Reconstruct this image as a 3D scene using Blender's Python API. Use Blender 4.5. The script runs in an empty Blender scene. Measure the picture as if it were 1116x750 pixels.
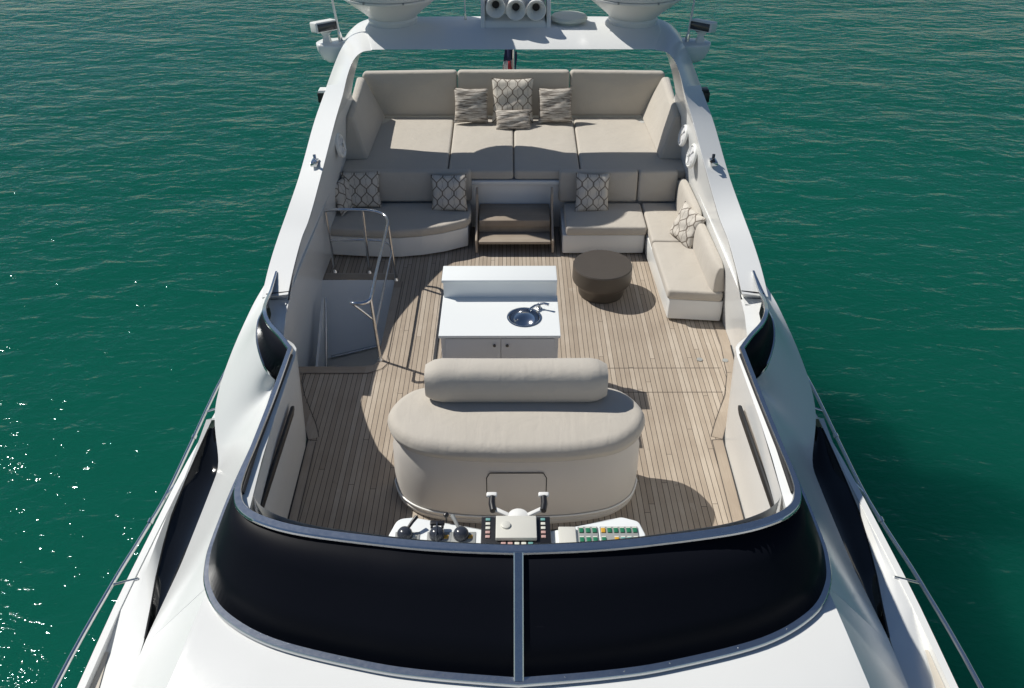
import bpy, bmesh, math, random
from mathutils import Vector, Matrix, Euler
random.seed(7)
SC = bpy.context.scene
COL = SC.collection
R = math.radians

# ------------------------------------------------------------------ camera, sky, sun, exposure
cam_data = bpy.data.cameras.new('camera')
cam = bpy.data.objects.new('camera', cam_data); COL.objects.link(cam)
cam.location = (-0.055, 0.0, 6.0)
cam.rotation_euler = (R(90 - 35.7), 0, -0.0026)
cam_data.sensor_width = 36.0
cam_data.lens = 917.0 / 1116.0 * 36.0
cam_data.clip_start = 0.05
cam_data.clip_end = 3000
SC.camera = cam

SUN_DIR = Vector((-0.77, 0.37, 1.0)).normalized()
world = bpy.data.worlds.new('World'); SC.world = world
world.use_nodes = True
wn = world.node_tree
bg = wn.nodes['Background']
sky = wn.nodes.new('ShaderNodeTexSky')
sky.sky_type = 'NISHITA'
sky.sun_disc = False
sky.sun_elevation = math.asin(SUN_DIR.z)
sky.sun_rotation = math.atan2(SUN_DIR.x, SUN_DIR.y)
sky.air_density = 0.8
sky.dust_density = 0.0
sky.ozone_density = 1.3
wn.links.new(sky.outputs[0], bg.inputs[0])
bg.inputs[1].default_value = 0.070
sl = bpy.data.lights.new('sun', 'SUN'); so = bpy.data.objects.new('sun', sl); COL.objects.link(so)
so.rotation_euler = SUN_DIR.to_track_quat('Z', 'Y').to_euler()
so.location = SUN_DIR * 60
sl.energy = 4.45
sl.angle = R(0.53)
sl.color = (1.0, 0.958, 0.885)
SC.view_settings.view_transform = 'Standard'
SC.view_settings.look = 'None'
SC.view_settings.exposure = 0.0
SC.view_settings.gamma = 1.0
SC.view_settings.use_curve_mapping = False

# ------------------------------------------------------------------ material helpers
class NT:
    def __init__(s, name):
        s.m = bpy.data.materials.new(name); s.m.use_nodes = True
        s.t = s.m.node_tree; s.b = s.t.nodes['Principled BSDF']
    def n(s, typ, **kw):
        nd = s.t.nodes.new(typ)
        for k, v in kw.items(): setattr(nd, k, v)
        return nd
    def l(s, a, b): s.t.links.new(a, b)
    def math(s, op, a, b=None, c=None):
        nd = s.n('ShaderNodeMath', operation=op)
        for i, v in enumerate((a, b, c)):
            if v is None: continue
            if isinstance(v, (int, float)): nd.inputs[i].default_value = v
            else: s.l(v, nd.inputs[i])
        return nd.outputs[0]
    def coord(s, out='Object'):
        return s.n('ShaderNodeTexCoord').outputs[out]
    def mapping(s, vec, scale=(1, 1, 1), rot=(0, 0, 0), loc=(0, 0, 0)):
        mp = s.n('ShaderNodeMapping'); s.l(vec, mp.inputs[0])
        mp.inputs['Scale'].default_value = scale; mp.inputs['Rotation'].default_value = rot
        mp.inputs['Location'].default_value = loc
        return mp.outputs[0]
    def noise(s, vec, scale, detail=4, rough=.55, dist=0.0):
        nd = s.n('ShaderNodeTexNoise'); s.l(vec, nd.inputs['Vector'])
        nd.inputs['Scale'].default_value = scale; nd.inputs['Detail'].default_value = detail
        nd.inputs['Roughness'].default_value = rough; nd.inputs['Distortion'].default_value = dist
        return nd.outputs['Fac']
    def ramp(s, fac, stops):
        nd = s.n('ShaderNodeValToRGB'); s.l(fac, nd.inputs[0])
        e = nd.color_ramp.elements
        while len(e) < len(stops): e.new(0.5)
        for el, (p, c) in zip(e, stops):
            el.position = p; el.color = (*c, 1) if len(c) == 3 else c
        return nd.outputs[0]
    def mix(s, fac, a, b):
        nd = s.n('ShaderNodeMix', data_type='RGBA')
        for sock, v in ((nd.inputs[0], fac), (nd.inputs[6], a), (nd.inputs[7], b)):
            if isinstance(v, (int, float)): sock.default_value = v
            elif isinstance(v, tuple): sock.default_value = (*v, 1) if len(v) == 3 else v
            else: s.l(v, sock)
        return nd.outputs[2]
    def bump(s, h, strength=.2, dist=.01, prev=None):
        nd = s.n('ShaderNodeBump'); s.l(h, nd.inputs['Height'])
        nd.inputs['Strength'].default_value = strength; nd.inputs['Distance'].default_value = dist
        if prev is not None: s.l(prev, nd.inputs['Normal'])
        return nd.outputs[0]
    def set(s, **kw):
        for k, v in kw.items():
            sock = s.b.inputs[k.replace('_', ' ')]
            if isinstance(v, (int, float)): sock.default_value = v
            elif isinstance(v, tuple): sock.default_value = (*v, 1) if len(v) == 3 else v
            else: s.l(v, sock)
        return s

def simple(name, col, rough=.5, metal=0.0, spec=.5, var=.06, vscale=3.0, bump=0.0, bscale=60.0, coat=0.0, rv=.35):
    k = NT(name); co = k.coord()
    f = k.noise(co, vscale, 4)
    dark = tuple(c * (1 - var) for c in col); lite = tuple(min(1, c * (1 + var)) for c in col)
    k.set(Base_Color=k.mix(f, dark, lite), Metallic=metal)
    k.set(Roughness=k.math('ADD', k.math('MULTIPLY', k.noise(co, vscale * 4, 3), rough * rv), rough * (1 - rv / 2)))
    k.b.inputs['Specular IOR Level'].default_value = spec
    k.b.inputs['Coat Weight'].default_value = coat
    k.b.inputs['Coat Roughness'].default_value = .06
    if bump: k.set(Normal=k.bump(k.noise(co, bscale, 3), bump, .004))
    return k.m

M = {}
def gelcoat():
    k = NT('white gelcoat'); co = k.coord()
    big = k.noise(co, 1.1, 5, .6); fine = k.noise(co, 40, 2)
    streak = k.noise(k.mapping(co, (9, .8, .8)), 2.0, 4)
    c = k.mix(big, (.735, .745, .73), (.79, .80, .785))
    c = k.mix(k.math('MULTIPLY', k.math('GREATER_THAN', streak, .72), .03), c, (.55, .53, .48))
    k.set(Base_Color=c)
    k.set(Roughness=k.math('ADD', k.math('MULTIPLY', fine, .08), .16))
    k.b.inputs['Specular IOR Level'].default_value = .5
    k.set(Normal=k.bump(k.noise(co, 2.2, 2), .04, .02))
    return k.m
M['gel'] = gelcoat()
M['plastic_white'] = simple('white moulded plastic', (.78, .78, .75), .35)
M['solid_white'] = simple('white solid counter', (.80, .825, .815), .38, var=.006, rv=.05)
M['cabinet'] = simple('white cabinet paint', (.70, .70, .70), .4, var=.03)
M['nonskid'] = simple('beige non slip deck', (.55, .51, .44), .8, bump=.3, bscale=180)
M['chrome'] = simple('polished stainless steel', (.66, .66, .66), .13, 1.0, var=.05)
M['steel'] = simple('brushed steel trim', (.60, .615, .63), .24, 1.0, var=.08, vscale=8)
M['dark_steel'] = simple('dark hinge metal', (.10, .10, .105), .3, 1.0)
M['rubber'] = simple('black rubber', (.012, .012, .013), .6)
M['caulk'] = simple('deck caulk', (.06, .052, .045), .7)
M['blk'] = simple('black plastic', (.015, .015, .017), .35)
M['ball'] = simple('dark blue grey lever housing', (.035, .04, .052), .22)
M['grey_plate'] = simple('grey control plate', (.30, .31, .30), .45)
M['yellow'] = simple('amber button', (.62, .34, .03), .4)
M['green'] = simple('green switch', (.02, .17, .085), .4)
M['pink'] = simple('pale pink button', (.52, .33, .30), .5)
M['cream_btn'] = simple('cream button', (.66, .66, .58), .5)
M['teal_btn'] = simple('pale teal button', (.14, .33, .31), .5)
M['cream_plastic'] = simple('cream equipment plastic', (.62, .61, .55), .45, var=.05)
M['taupe'] = simple('dark taupe lacquer', (.074, .063, .052), .42, var=.10, vscale=5, bump=.05, bscale=90)
M['dome'] = simple('off white radome', (.76, .75, .71), .38, var=.04)
M['gps'] = simple('yellowed white plastic', (.66, .68, .60), .5)
M['dark_in'] = simple('dark interior', (.02, .02, .022), .7)
M['glass_lens'] = simple('dark lamp glass', (.03, .03, .035), .08)

def black_glass():
    k = NT('black tinted screen'); co = k.coord()
    s1 = k.noise(k.mapping(co, (1.5, 30, 30), (0, .4, .6)), 2.2, 3)
    k.set(Base_Color=k.mix(k.math('MULTIPLY', k.math('GREATER_THAN', s1, .76), .25), (.007, .008, .012), (.035, .035, .04)))
    k.set(Roughness=k.math('ADD', k.math('MULTIPLY', k.noise(co, 6, 3), .12), .36))
    k.b.inputs['Specular IOR Level'].default_value = .05
    return k.m
M['glass'] = black_glass()
def side_glass():
    k = NT('dark saloon glass'); co = k.coord()
    k.set(Base_Color=(.006, .007, .009), Roughness=.07)
    k.b.inputs['Specular IOR Level'].default_value = .35
    k.set(Normal=k.bump(k.noise(co, 1.3, 2), .05, .02))
    return k.m
M['side_glass'] = side_glass()

def fabric(name, c1, c2, wr=.25, wscale=3.5, fold=0.0):
    k = NT(name); co = k.coord()
    big = k.noise(co, 2.3, 5, .6)
    weave = k.noise(co, 260, 2)
    c = k.mix(big, c1, c2)
    c = k.mix(k.math('MULTIPLY', weave, .22), c, tuple(x * .62 for x in c1))
    k.set(Base_Color=c, Roughness=.85)
    k.b.inputs['Specular IOR Level'].default_value = .2
    k.b.inputs['Sheen Weight'].default_value = .15
    wr_n = k.noise(co, wscale, 5, .55, .4)
    if fold: wr_n = k.math('ADD', wr_n, k.math('MULTIPLY', k.noise(k.mapping(co, (9, 1.6, 2.0), (0, 0, R(6))), 1.0, 3, .5, .8), fold))
    b1 = k.bump(wr_n, wr, .05)
    k.set(Normal=k.bump(weave, .18, .003, b1))
    return k.m
M['fab'] = fabric('beige marine canvas', (.49, .452, .392), (.565, .525, .462), .34, 4.0)
M['fab_wr'] = fabric('beige creased canvas', (.50, .462, .40), (.58, .54, .477), .30, 3.0, .35)
M['vinyl'] = simple('pale upholstered vinyl', (.62, .585, .54), .55, var=.07, vscale=2, bump=.08, bscale=120)

def trellis():
    k = NT('trellis woven fabric'); co = k.coord()
    sep = k.n('ShaderNodeSeparateXYZ'); k.l(co, sep.inputs[0])
    x, y = sep.outputs[0], sep.outputs[1]
    wob = k.math('MULTIPLY', k.math('SUBTRACT', k.noise(co, 9, 2), .5), .012)
    x = k.math('ADD', x, wob)
    W, P = .165, .125
    def zz(sgn, off, amp):
        t = k.math('DIVIDE', k.math('PINGPONG', k.math('ADD', y, 3.0 * P), P), P)
        c = k.math('MULTIPLY_ADD', t, 1.6, -.3)
        c = k.math('MINIMUM', k.math('MAXIMUM', c, 0.0), 1.0)
        xs = k.math('MULTIPLY_ADD', c, sgn * amp, x)
        f = k.math('FRACT', k.math('ADD', k.math('DIVIDE', xs, W), 20.5 + off))
        return k.math('MULTIPLY', k.math('ABSOLUTE', k.math('SUBTRACT', f, .5)), W)
    d = k.math('MINIMUM', zz(1, 0, .0825), zz(-1, 0, .0825))
    line = k.math('LESS_THAN', d, .0115)
    d2 = k.math('MINIMUM', zz(1, .5, .035), zz(-1, .5, .035))
    line2 = k.math('MULTIPLY', k.math('LESS_THAN', d2, .0045), .5)
    m = k.math('MAXIMUM', line, line2)
    wv = k.noise(co, 200, 2)
    base = k.mix(wv, (.52, .48, .42), (.70, .66, .59))
    ln = k.mix(wv, (.16, .135, .11), (.27, .235, .20))
    k.set(Base_Color=k.mix(m, base, ln), Roughness=.9)
    k.b.inputs['Specular IOR Level'].default_value = .15
    k.set(Normal=k.bump(k.noise(co, 7, 4), .35, .03, k.bump(wv, .2, .003)))
    return k.m
M['trellis'] = trellis()
def stripes():
    k = NT('streaked woven fabric'); co = k.coord()
    s = k.noise(k.mapping(co, (4, 58, 3)), 1.6, 5, .62)
    c = k.ramp(s, [(.36, (.10, .085, .075)), (.47, (.30, .265, .23)), (.54, (.55, .51, .45)), (.64, (.66, .62, .56))])
    k.set(Base_Color=c, Roughness=.9)
    k.b.inputs['Specular IOR Level'].default_value = .15
    k.set(Normal=k.bump(k.noise(co, 7, 4), .35, .03, k.bump(s, .3, .006)))
    return k.m
M['stripes'] = stripes()

def teak(name, along=1, pitch=.0555, seams=True, dark=1.0):
    k = NT(name); co = k.coord()
    sep = k.n('ShaderNodeSeparateXYZ'); k.l(co, sep.inputs[0])
    ax, ay = (sep.outputs[0], sep.outputs[1]) if along else (sep.outputs[1], sep.outputs[0])
    q = k.math('DIVIDE', k.math('ADD', ax, 50.0), pitch)
    idx = k.math('FLOOR', q); fr = k.math('FRACT', q)
    wn_ = k.n('ShaderNodeTexWhiteNoise', noise_dimensions='1D'); k.l(idx, wn_.inputs['W'])
    rnd = wn_.outputs['Value']
    yy = k.math('DIVIDE', k.math('ADD', k.math('MULTIPLY_ADD', rnd, 17.3, 40.0), ay), 5.2)
    seg = k.math('FLOOR', yy)
    wn2 = k.n('ShaderNodeTexWhiteNoise', noise_dimensions='2D')
    cb = k.n('ShaderNodeCombineXYZ'); k.l(idx, cb.inputs[0]); k.l(seg, cb.inputs[1]); k.l(cb.outputs[0], wn2.inputs['Vector'])
    tone = wn2.outputs['Value']
    st = (34, 1.6, 1) if along else (1.6, 34, 1)
    grain = k.noise(k.mapping(co, st), 2.4, 6, .65)
    patch = k.noise(co, 1.5, 5, .6)
    t = k.math('ADD', k.math('MULTIPLY', tone, .30), k.math('ADD', k.math('MULTIPLY', grain, .50), k.math('MULTIPLY', patch, .62)))
    c = k.ramp(t, [(.40, (.30 * dark, .244 * dark, .19 * dark)), (.72, (.40 * dark, .335 * dark, .266 * dark)), (1.0, (.51 * dark, .443 * dark, .365 * dark))])
    blotch = k.noise(co, 3.3, 3, .5)
    c = k.mix(k.math('MULTIPLY', k.math('GREATER_THAN', blotch, .70), .22), c, (.56, .50, .43))
    stain = k.noise(co, 4.1, 4, .6, .3)
    c = k.mix(k.math('MULTIPLY', k.math('LESS_THAN', stain, .28), .25), c, (.15, .125, .10))
    h = grain
    if seams:
        e = k.math('ABSOLUTE', k.math('SUBTRACT', fr, .5))
        caulk = k.math('GREATER_THAN', e, .447)
        butt = k.math('LESS_THAN', k.math('FRACT', yy), .0011)
        cm = k.math('MAXIMUM', caulk, butt)
        c = k.mix(cm, c, (.055, .047, .040))
        h = k.math('SUBTRACT', grain, k.math('MULTIPLY', cm, .8))
    k.set(Base_Color=c, Roughness=.72)
    k.b.inputs['Specular IOR Level'].default_value = .25
    k.set(Normal=k.bump(h, .3, .004))
    return k.m
M['teak'] = teak('weathered teak planking')
M['teak_board'] = teak('weathered teak board', 1, .25, False)
M['teak_cross'] = teak('weathered teak cross board', 0, .3, False)
M['teak_step'] = teak('weathered teak tread', 0, .30, False, .82)

def water_mat():
    k = NT('green sea water'); co = k.coord()
    w0 = k.noise(k.mapping(co, (.22, .40, 1), (0, 0, R(18))), 1.0, 2, .5, .4)
    w1 = k.noise(k.mapping(co, (.85, 1.7, 1), (0, 0, R(14))), 1.0, 3, .5, .5)
    w2 = k.noise(k.mapping(co, (2.4, 4.4, 1), (0, 0, R(-14))), 1.0, 3, .5, .5)
    w3 = k.noise(k.mapping(co, (8, 11, 1), (0, 0, R(30))), 1.0, 2, .5, .3)
    h = k.math('ADD', k.math('MULTIPLY', w0, 1.0), k.math('MULTIPLY', w1, .50))
    h = k.math('ADD', h, k.math('ADD', k.math('MULTIPLY', w2, .17), k.math('MULTIPLY', w3, .04)))
    gust = k.noise(k.mapping(co, (.035, .07, 1), (0, 0, R(20))), 1.0, 3, .55)
    h = k.math('MULTIPLY', h, k.math('MULTIPLY_ADD', gust, 1.3, .25))
    patch = k.noise(k.mapping(co, (.05, .09, 1)), 1.0, 4, .55)
    k.set(Base_Color=k.mix(patch, (.0022, .066, .044), (.0044, .094, .065)))
    k.set(Roughness=.06)
    k.b.inputs['IOR'].default_value = 1.333
    k.b.inputs['Specular IOR Level'].default_value = .15
    k.b.inputs['Specular Tint'].default_value = (.70, .93, 1.0, 1)
    k.b.subsurface_method = 'BURLEY'
    k.b.inputs['Subsurface Weight'].default_value = 1.0
    k.b.inputs['Subsurface Radius'].default_value = (.6, 1.0, .95)
    k.b.inputs['Subsurface Scale'].default_value = 11.0
    k.set(Normal=k.bump(h, 1.0, .22))
    return k.m
M['water'] = water_mat()
def flag_mat():
    k = NT('striped ensign cloth'); co = k.coord()
    sep = k.n('ShaderNodeSeparateXYZ'); k.l(co, sep.inputs[0])
    f = k.math('FRACT', k.math('DIVIDE', k.math('ADD', sep.outputs[1], 5.0), .17))
    c = k.mix(k.math('GREATER_THAN', f, .5), (.36, .03, .04), (.72, .72, .70))
    k.set(Base_Color=c, Roughness=.85)
    return k.m
M['flag'] = flag_mat()
M['navy'] = simple('navy cloth', (.018, .024, .075), .85)

# ------------------------------------------------------------------ geometry helpers
class MB:
    def __init__(s): s.bm = bmesh.new()
    def face(s, pts):
        try: return s.bm.faces.new([s.bm.verts.new(p) for p in pts])
        except ValueError: return None
    def poly_prism(s, pts, z0, z1):
        """pts: ccw (x,y)"""
        a = [s.bm.verts.new((x, y, z0)) for x, y in pts]; b = [s.bm.verts.new((x, y, z1)) for x, y in pts]
        n = len(pts)
        s.bm.faces.new(list(reversed(a))); s.bm.faces.new(b)
        for i in range(n): s.bm.faces.new((a[i], a[(i + 1) % n], b[(i + 1) % n], b[i]))
        return s
    def box(s, lo, hi, mat=None, bev=0.0):
        x0, y0, z0 = lo; x1, y1, z1 = hi
        c = [Vector(p) for p in ((x0, y0, z0), (x1, y0, z0), (x1, y1, z0), (x0, y1, z0), (x0, y0, z1), (x1, y0, z1), (x1, y1, z1), (x0, y1, z1))]
        if mat: c = [mat @ p for p in c]
        v = [s.bm.verts.new(p) for p in c]
        fs = [s.bm.faces.new([v[i] for i in f]) for f in ((3, 2, 1, 0), (4, 5, 6, 7), (0, 1, 5, 4), (1, 2, 6, 5), (2, 3, 7, 6), (3, 0, 4, 7))]
        if bev:
            ed = list({e for f in fs for e in f.edges})
            bmesh.ops.bevel(s.bm, geom=ed, offset=bev, segments=3, profile=.5, affect='EDGES')
        return s
    def rings(s, rings, closed=True, cap0=False, cap1=False):
        vs = [[s.bm.verts.new(p) for p in r] for r in rings]
        n = len(vs[0])
        for a, b in zip(vs, vs[1:]):
            for i in range(n if closed else n - 1):
                j = (i + 1) % n
                try: s.bm.faces.new((a[i], a[j], b[j], b[i]))
                except ValueError: pass
        if cap0: s.bm.faces.new(list(reversed(vs[0])))
        if cap1: s.bm.faces.new(vs[-1])
        return s
    def tube(s, pts, r, seg=10, closed=False, cap=True):
        pts = [Vector(p) for p in pts]; n = len(pts)
        rr = r if isinstance(r, (list, tuple)) else [r] * n
        tang = []
        for i in range(n):
            if closed: t = pts[(i + 1) % n] - pts[i - 1]
            else: t = pts[min(i + 1, n - 1)] - pts[max(i - 1, 0)]
            tang.append(t.normalized())
        up = Vector((0, 0, 1)) if abs(tang[0].z) < .9 else Vector((1, 0, 0))
        nrm = (up - tang[0] * up.dot(tang[0])).normalized()
        rg = []
        for i in range(n):
            nrm = (nrm - tang[i] * nrm.dot(tang[i])).normalized()
            bn = tang[i].cross(nrm)
            rg.append([pts[i] + (nrm * math.cos(2 * math.pi * k / seg) + bn * math.sin(2 * math.pi * k / seg)) * rr[i] for k in range(seg)])
        if closed: rg.append(rg[0])
        return s.rings(rg, True, cap and not closed, cap and not closed)
    def lathe(s, prof, c=(0, 0, 0), seg=48, axis=None, cap0=True, cap1=True):
        q = Matrix.Translation(c) @ (axis.to_matrix().to_4x4() if axis else Matrix.Identity(4))
        rg = [[q @ Vector((r * math.cos(2 * math.pi * k / seg), r * math.sin(2 * math.pi * k / seg), z)) for k in range(seg)] for r, z in prof]
        return s.rings(rg, True, cap0, cap1)
    def sweep_flat(s, pts, w, h, closed=False):
        """rectangular band swept along pts, width across (horizontal), height vertical; w may be a list"""
        pts = [Vector(p) for p in pts]; n = len(pts)
        ww = w if isinstance(w, (list, tuple)) else [w] * n
        rg = []
        for i in range(n):
            t = (pts[min(i + 1, n - 1)] - pts[max(i - 1, 0)]).normalized()
            sd = Vector((t.y, -t.x, 0)).normalized(); up = sd.cross(t)
            a = ww[i] / 2; b = h / 2
            pr = [(-a, -b), (a, -b), (a, b * .3), (a * .75, b), (-a * .75, b), (-a, b * .3)]
            rg.append([pts[i] + sd * p + up * q for p, q in pr])
        return s.rings(rg, True, True, True)
    def cushion(s, outline, t, r=.04, crown=.012, rc=.05, mat=None, n_in=4):
        """outline ccw (x,y); thickness t from z=0 to t; soft rounded edge r, crowned top"""
        o = round_poly(outline, rc)
        prof = []
        K = 5
        for i in range(K + 1):
            a = math.pi / 2 * i / K
            prof.append((r * (1 - math.sin(a)), r * (1 - math.cos(a))))
        prof += [(0 - .004, t * .5)]
        for i in range(K + 1):
            a = math.pi / 2 * i / K
            prof.append((r * (1 - math.cos(a)), t - r + r * math.sin(a)))
        n = len(o)
        nr = poly_normals(o)
        cx = sum(p[0] for p in o) / n; cy = sum(p[1] for p in o) / n
        rg = []
        for d, z in prof:
            rg.append([Vector((o[i][0] - nr[i][0] * d, o[i][1] - nr[i][1] * d, z)) for i in range(n)])
        last = rg[-1]
        for j in range(1, n_in + 1):
            f = j / (n_in + .6)
            rg.append([Vector((p.x + (cx - p.x) * f, p.y + (cy - p.y) * f, t + crown * math.sin(f * math.pi / 2))) for p in last])
        if mat: rg = [[mat @ p for p in q] for q in rg]
        return s.rings(rg, True, True, True)
    def build(s, name, mat, parent=None, smooth=38, off=None, bevel=0.0, subsurf=0, kind=None, solid=0.0):
        bmesh.ops.recalc_face_normals(s.bm, faces=s.bm.faces)
        base = Vector(off) if off is not None else (root_loc(parent) if parent else Vector((0, 0, 0)))
        if base.length: bmesh.ops.translate(s.bm, verts=s.bm.verts, vec=-base)
        me = bpy.data.meshes.new(name)
        for f in s.bm.faces: f.smooth = smooth > 0
        if 0 < smooth < 180:
            lim = R(smooth)
            for e in s.bm.edges:
                if len(e.link_faces) == 2 and e.calc_face_angle(0) > lim: e.smooth = False
        s.bm.to_mesh(me); s.bm.free()
        ob = bpy.data.objects.new(name, me); COL.objects.link(ob)
        for mm in (mat if isinstance(mat, list) else [mat]): me.materials.append(M[mm])
        if parent: ob.parent = parent
        elif off is not None: ob.location = base
        if solid:
            md = ob.modifiers.new('solid', 'SOLIDIFY'); md.thickness = solid; md.offset = 0
        if bevel:
            md = ob.modifiers.new('bevel', 'BEVEL'); md.width = bevel; md.segments = 3; md.limit_method = 'ANGLE'; md.angle_limit = R(35)
        if subsurf:
            md = ob.modifiers.new('sub', 'SUBSURF'); md.levels = subsurf; md.render_levels = subsurf
        if kind: ob['kind'] = kind
        return ob

def root_loc(o):
    while o.parent: o = o.parent
    return Vector(o.location)
def poly_normals(o):
    n = len(o); out = []
    for i in range(n):
        t = Vector((o[(i + 1) % n][0] - o[i - 1][0], o[(i + 1) % n][1] - o[i - 1][1]))
        t = t.normalized() if t.length > 1e-9 else Vector((1, 0))
        out.append((t.y, -t.x))
    return out
def round_poly(pts, rc, k=5):
    n = len(pts); out = []
    for i in range(n):
        p = Vector(pts[i][:2]); a = Vector(pts[i - 1][:2]); b = Vector(pts[(i + 1) % n][:2])
        r = pts[i][2] if len(pts[i]) > 2 else rc
        da, db = (a - p), (b - p)
        la, lb = da.length, db.length
        ang = da.angle(db) if la and lb else math.pi
        d = min(r / max(math.tan(ang / 2), .05), la * .45, lb * .45)
        if ang > R(172): out.append((p.x, p.y)); continue
        A, B = p + da / la * d, p + db / lb * d
        for j in range(k + 1):
            t = j / k
            q = A * (1 - t) ** 2 + p * 2 * t * (1 - t) + B * t * t
            out.append((q.x, q.y))
    # subdivide long edges
    res = []
    for i in range(len(out)):
        a = Vector(out[i]); b = Vector(out[(i + 1) % len(out)]); m = max(1, int((b - a).length / .12))
        for j in range(m): q = a + (b - a) * j / m; res.append((q.x, q.y))
    return res
def spline(pts, per=6):
    P = [Vector(p) for p in pts]; out = []
    for i in range(len(P) - 1):
        p0 = P[max(i - 1, 0)]; p1 = P[i]; p2 = P[i + 1]; p3 = P[min(i + 2, len(P) - 1)]
        for j in range(per):
            t = j / per
            out.append(.5 * ((2 * p1) + (p2 - p0) * t + (2 * p0 - 5 * p1 + 4 * p2 - p3) * t * t + (3 * p1 - p0 - 3 * p2 + p3) * t ** 3))
    out.append(P[-1]); return out
def lerp_tab(tab, y):
    """tab: sorted [(y, a, b, ...)]"""
    if y <= tab[0][0]: return tab[0][1:]
    for a, b in zip(tab, tab[1:]):
        if y <= b[0]:
            f = (y - a[0]) / (b[0] - a[0]); return tuple(p + (q - p) * f for p, q in zip(a[1:], b[1:]))
    return tab[-1][1:]

def thing(name, label, cat, loc=(0, 0, 0), group=None):
    o = bpy.data.objects.new(name, None); COL.objects.link(o)
    o.location = loc; o.empty_display_size = .2
    o['label'] = label; o['category'] = cat
    if group: o['group'] = group
    return o
def tag(o, label, cat, group=None):
    o['label'] = label; o['category'] = cat
    if group: o['group'] = group
    return o
def mir(pts, s): return [(p[0] * s, *p[1:]) for p in pts]

# ------------------------------------------------------------------ water
ZW = -4.2
w = MB(); w.face([(-900, -700, ZW), (900, -700, ZW), (900, 1500, ZW), (-900, 1500, ZW)])
w.build('water', 'water', kind='structure')

# ------------------------------------------------------------------ the yacht itself
yacht = thing('yacht', 'white motor yacht with teak flybridge deck floating on green water', 'yacht', (0, 0, 0))

# --- curves (left side has negative x); s=-1 left, +1 right
RIM = [(0, 3.92, 1.40), (-.5, 3.945, 1.40), (-.94, 3.995, 1.40), (-1.54, 4.10, 1.40), (-1.86, 4.21, 1.40), (-2.03, 4.33, 1.40), (-2.10, 4.47, 1.40), (-2.12, 4.65, 1.40), (-2.11, 5.07, 1.40), (-2.10, 5.66, 1.40), (-2.10, 6.33, 1.40)]
BOT = [(0, 3.34, .75), (-.6, 3.395, .75), (-1.06, 3.47, .75), (-1.74, 3.65, .755), (-2.15, 3.88, .76), (-2.34, 4.12, .77), (-2.41, 4.36, .78), (-2.43, 4.62, .78), (-2.42, 5.10, .79), (-2.37, 5.9, .80), (-2.38, 6.62, .80)]
WRIM = [(-2.10, 6.33, 1.40), (-2.24, 6.55, 1.39), (-2.41, 6.80, 1.36), (-2.52, 7.05, 1.335), (-2.60, 7.4, 1.235), (-2.645, 7.75, 1.155), (-2.685, 8.18, 1.125)]
WBOT = [(-2.38, 6.62, .80), (-2.46, 6.60, .98), (-2.56, 6.80, 1.12), (-2.605, 7.05, 1.20), (-2.64, 7.37, 1.14), (-2.672, 7.73, 1.10), (-2.70, 8.20, 1.115)]
RIMs, BOTs = spline(RIM, 7), spline(BOT, 7)
WRs, WBs = spline(WRIM, 6), spline(WBOT, 6)
SHO = [(-1.5, 2.75, -.62), (0, 2.93, -.35), (2, 3.03, -.14), (3.42, 3.06, -.03), (4.22, 3.06, -.02), (5.05, 3.07, -.13), (5.8, 3.09, -.17), (6.43, 3.11, -.20), (6.6, 3.16, -.12), (6.8, 3.22, .02), (6.97, 3.25, .14), (7.15, 3.17, .40), (7.4, 3.03, .70), (7.75, 2.87, .98), (8.2, 2.82, 1.0), (9.5, 2.80, .9)]
_t = []
for i_ in range(120):
    y_ = -1.5 + 11 * i_ / 119; ws_ = 0; ax_ = az_ = 0
    for j_ in range(-6, 7):
        g_ = math.exp(-(j_ / 3) ** 2); q_ = lerp_tab(SHO, y_ + j_ * .035); ws_ += g_; ax_ += g_ * q_[0]; az_ += g_ * q_[1]
    _t.append((y_, ax_ / ws_, az_ / ws_))
SHO = _t
CRE = [(-1.5, 2.15, -.15), (0, 2.30, .10), (2, 2.43, .42), (3.3, 2.45, .66), (4.1, 2.42, .74)]
# shoulder grid + hood
for_hood = MB()
NB = len(BOTs)
ci = max(range(NB), key=lambda i: -abs(BOTs[i].y - 4.15) + (0 if BOTs[i].x < -2 else -9))
front = [Vector(p) for p in BOTs[:ci + 1]]
cols = [Vector((-p.x, p.y, p.z)) for p in reversed(front)][:-1] + front[:]   # right corner .. centre .. left corner
cols = [Vector((-c.x, c.y, c.z)) for c in cols]                              # order left -> right
rows = []
for k_ in range(15):
    f = k_ / 14
    row = []
    for c in cols:
        y = c.y + (-1.5 - c.y) * f
        cx, cz = lerp_tab(CRE, y)
        wgt = min(1, f * 5)
        edge = c.x / abs(cols[0].x)
        x = c.x * (1 - wgt) + edge * cx * wgt
        z = (c.z - .02) * (1 - wgt) + (cz + .10 * (1 - edge * edge)) * wgt
        row.append(Vector((x, y, z)))
    rows.append(row)
for_hood.rings(rows, False)
hood = for_hood.build('hood', 'gel', yacht, 60)
hood['label'] = 'smooth white hood in front of the dark windscreen'

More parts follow.
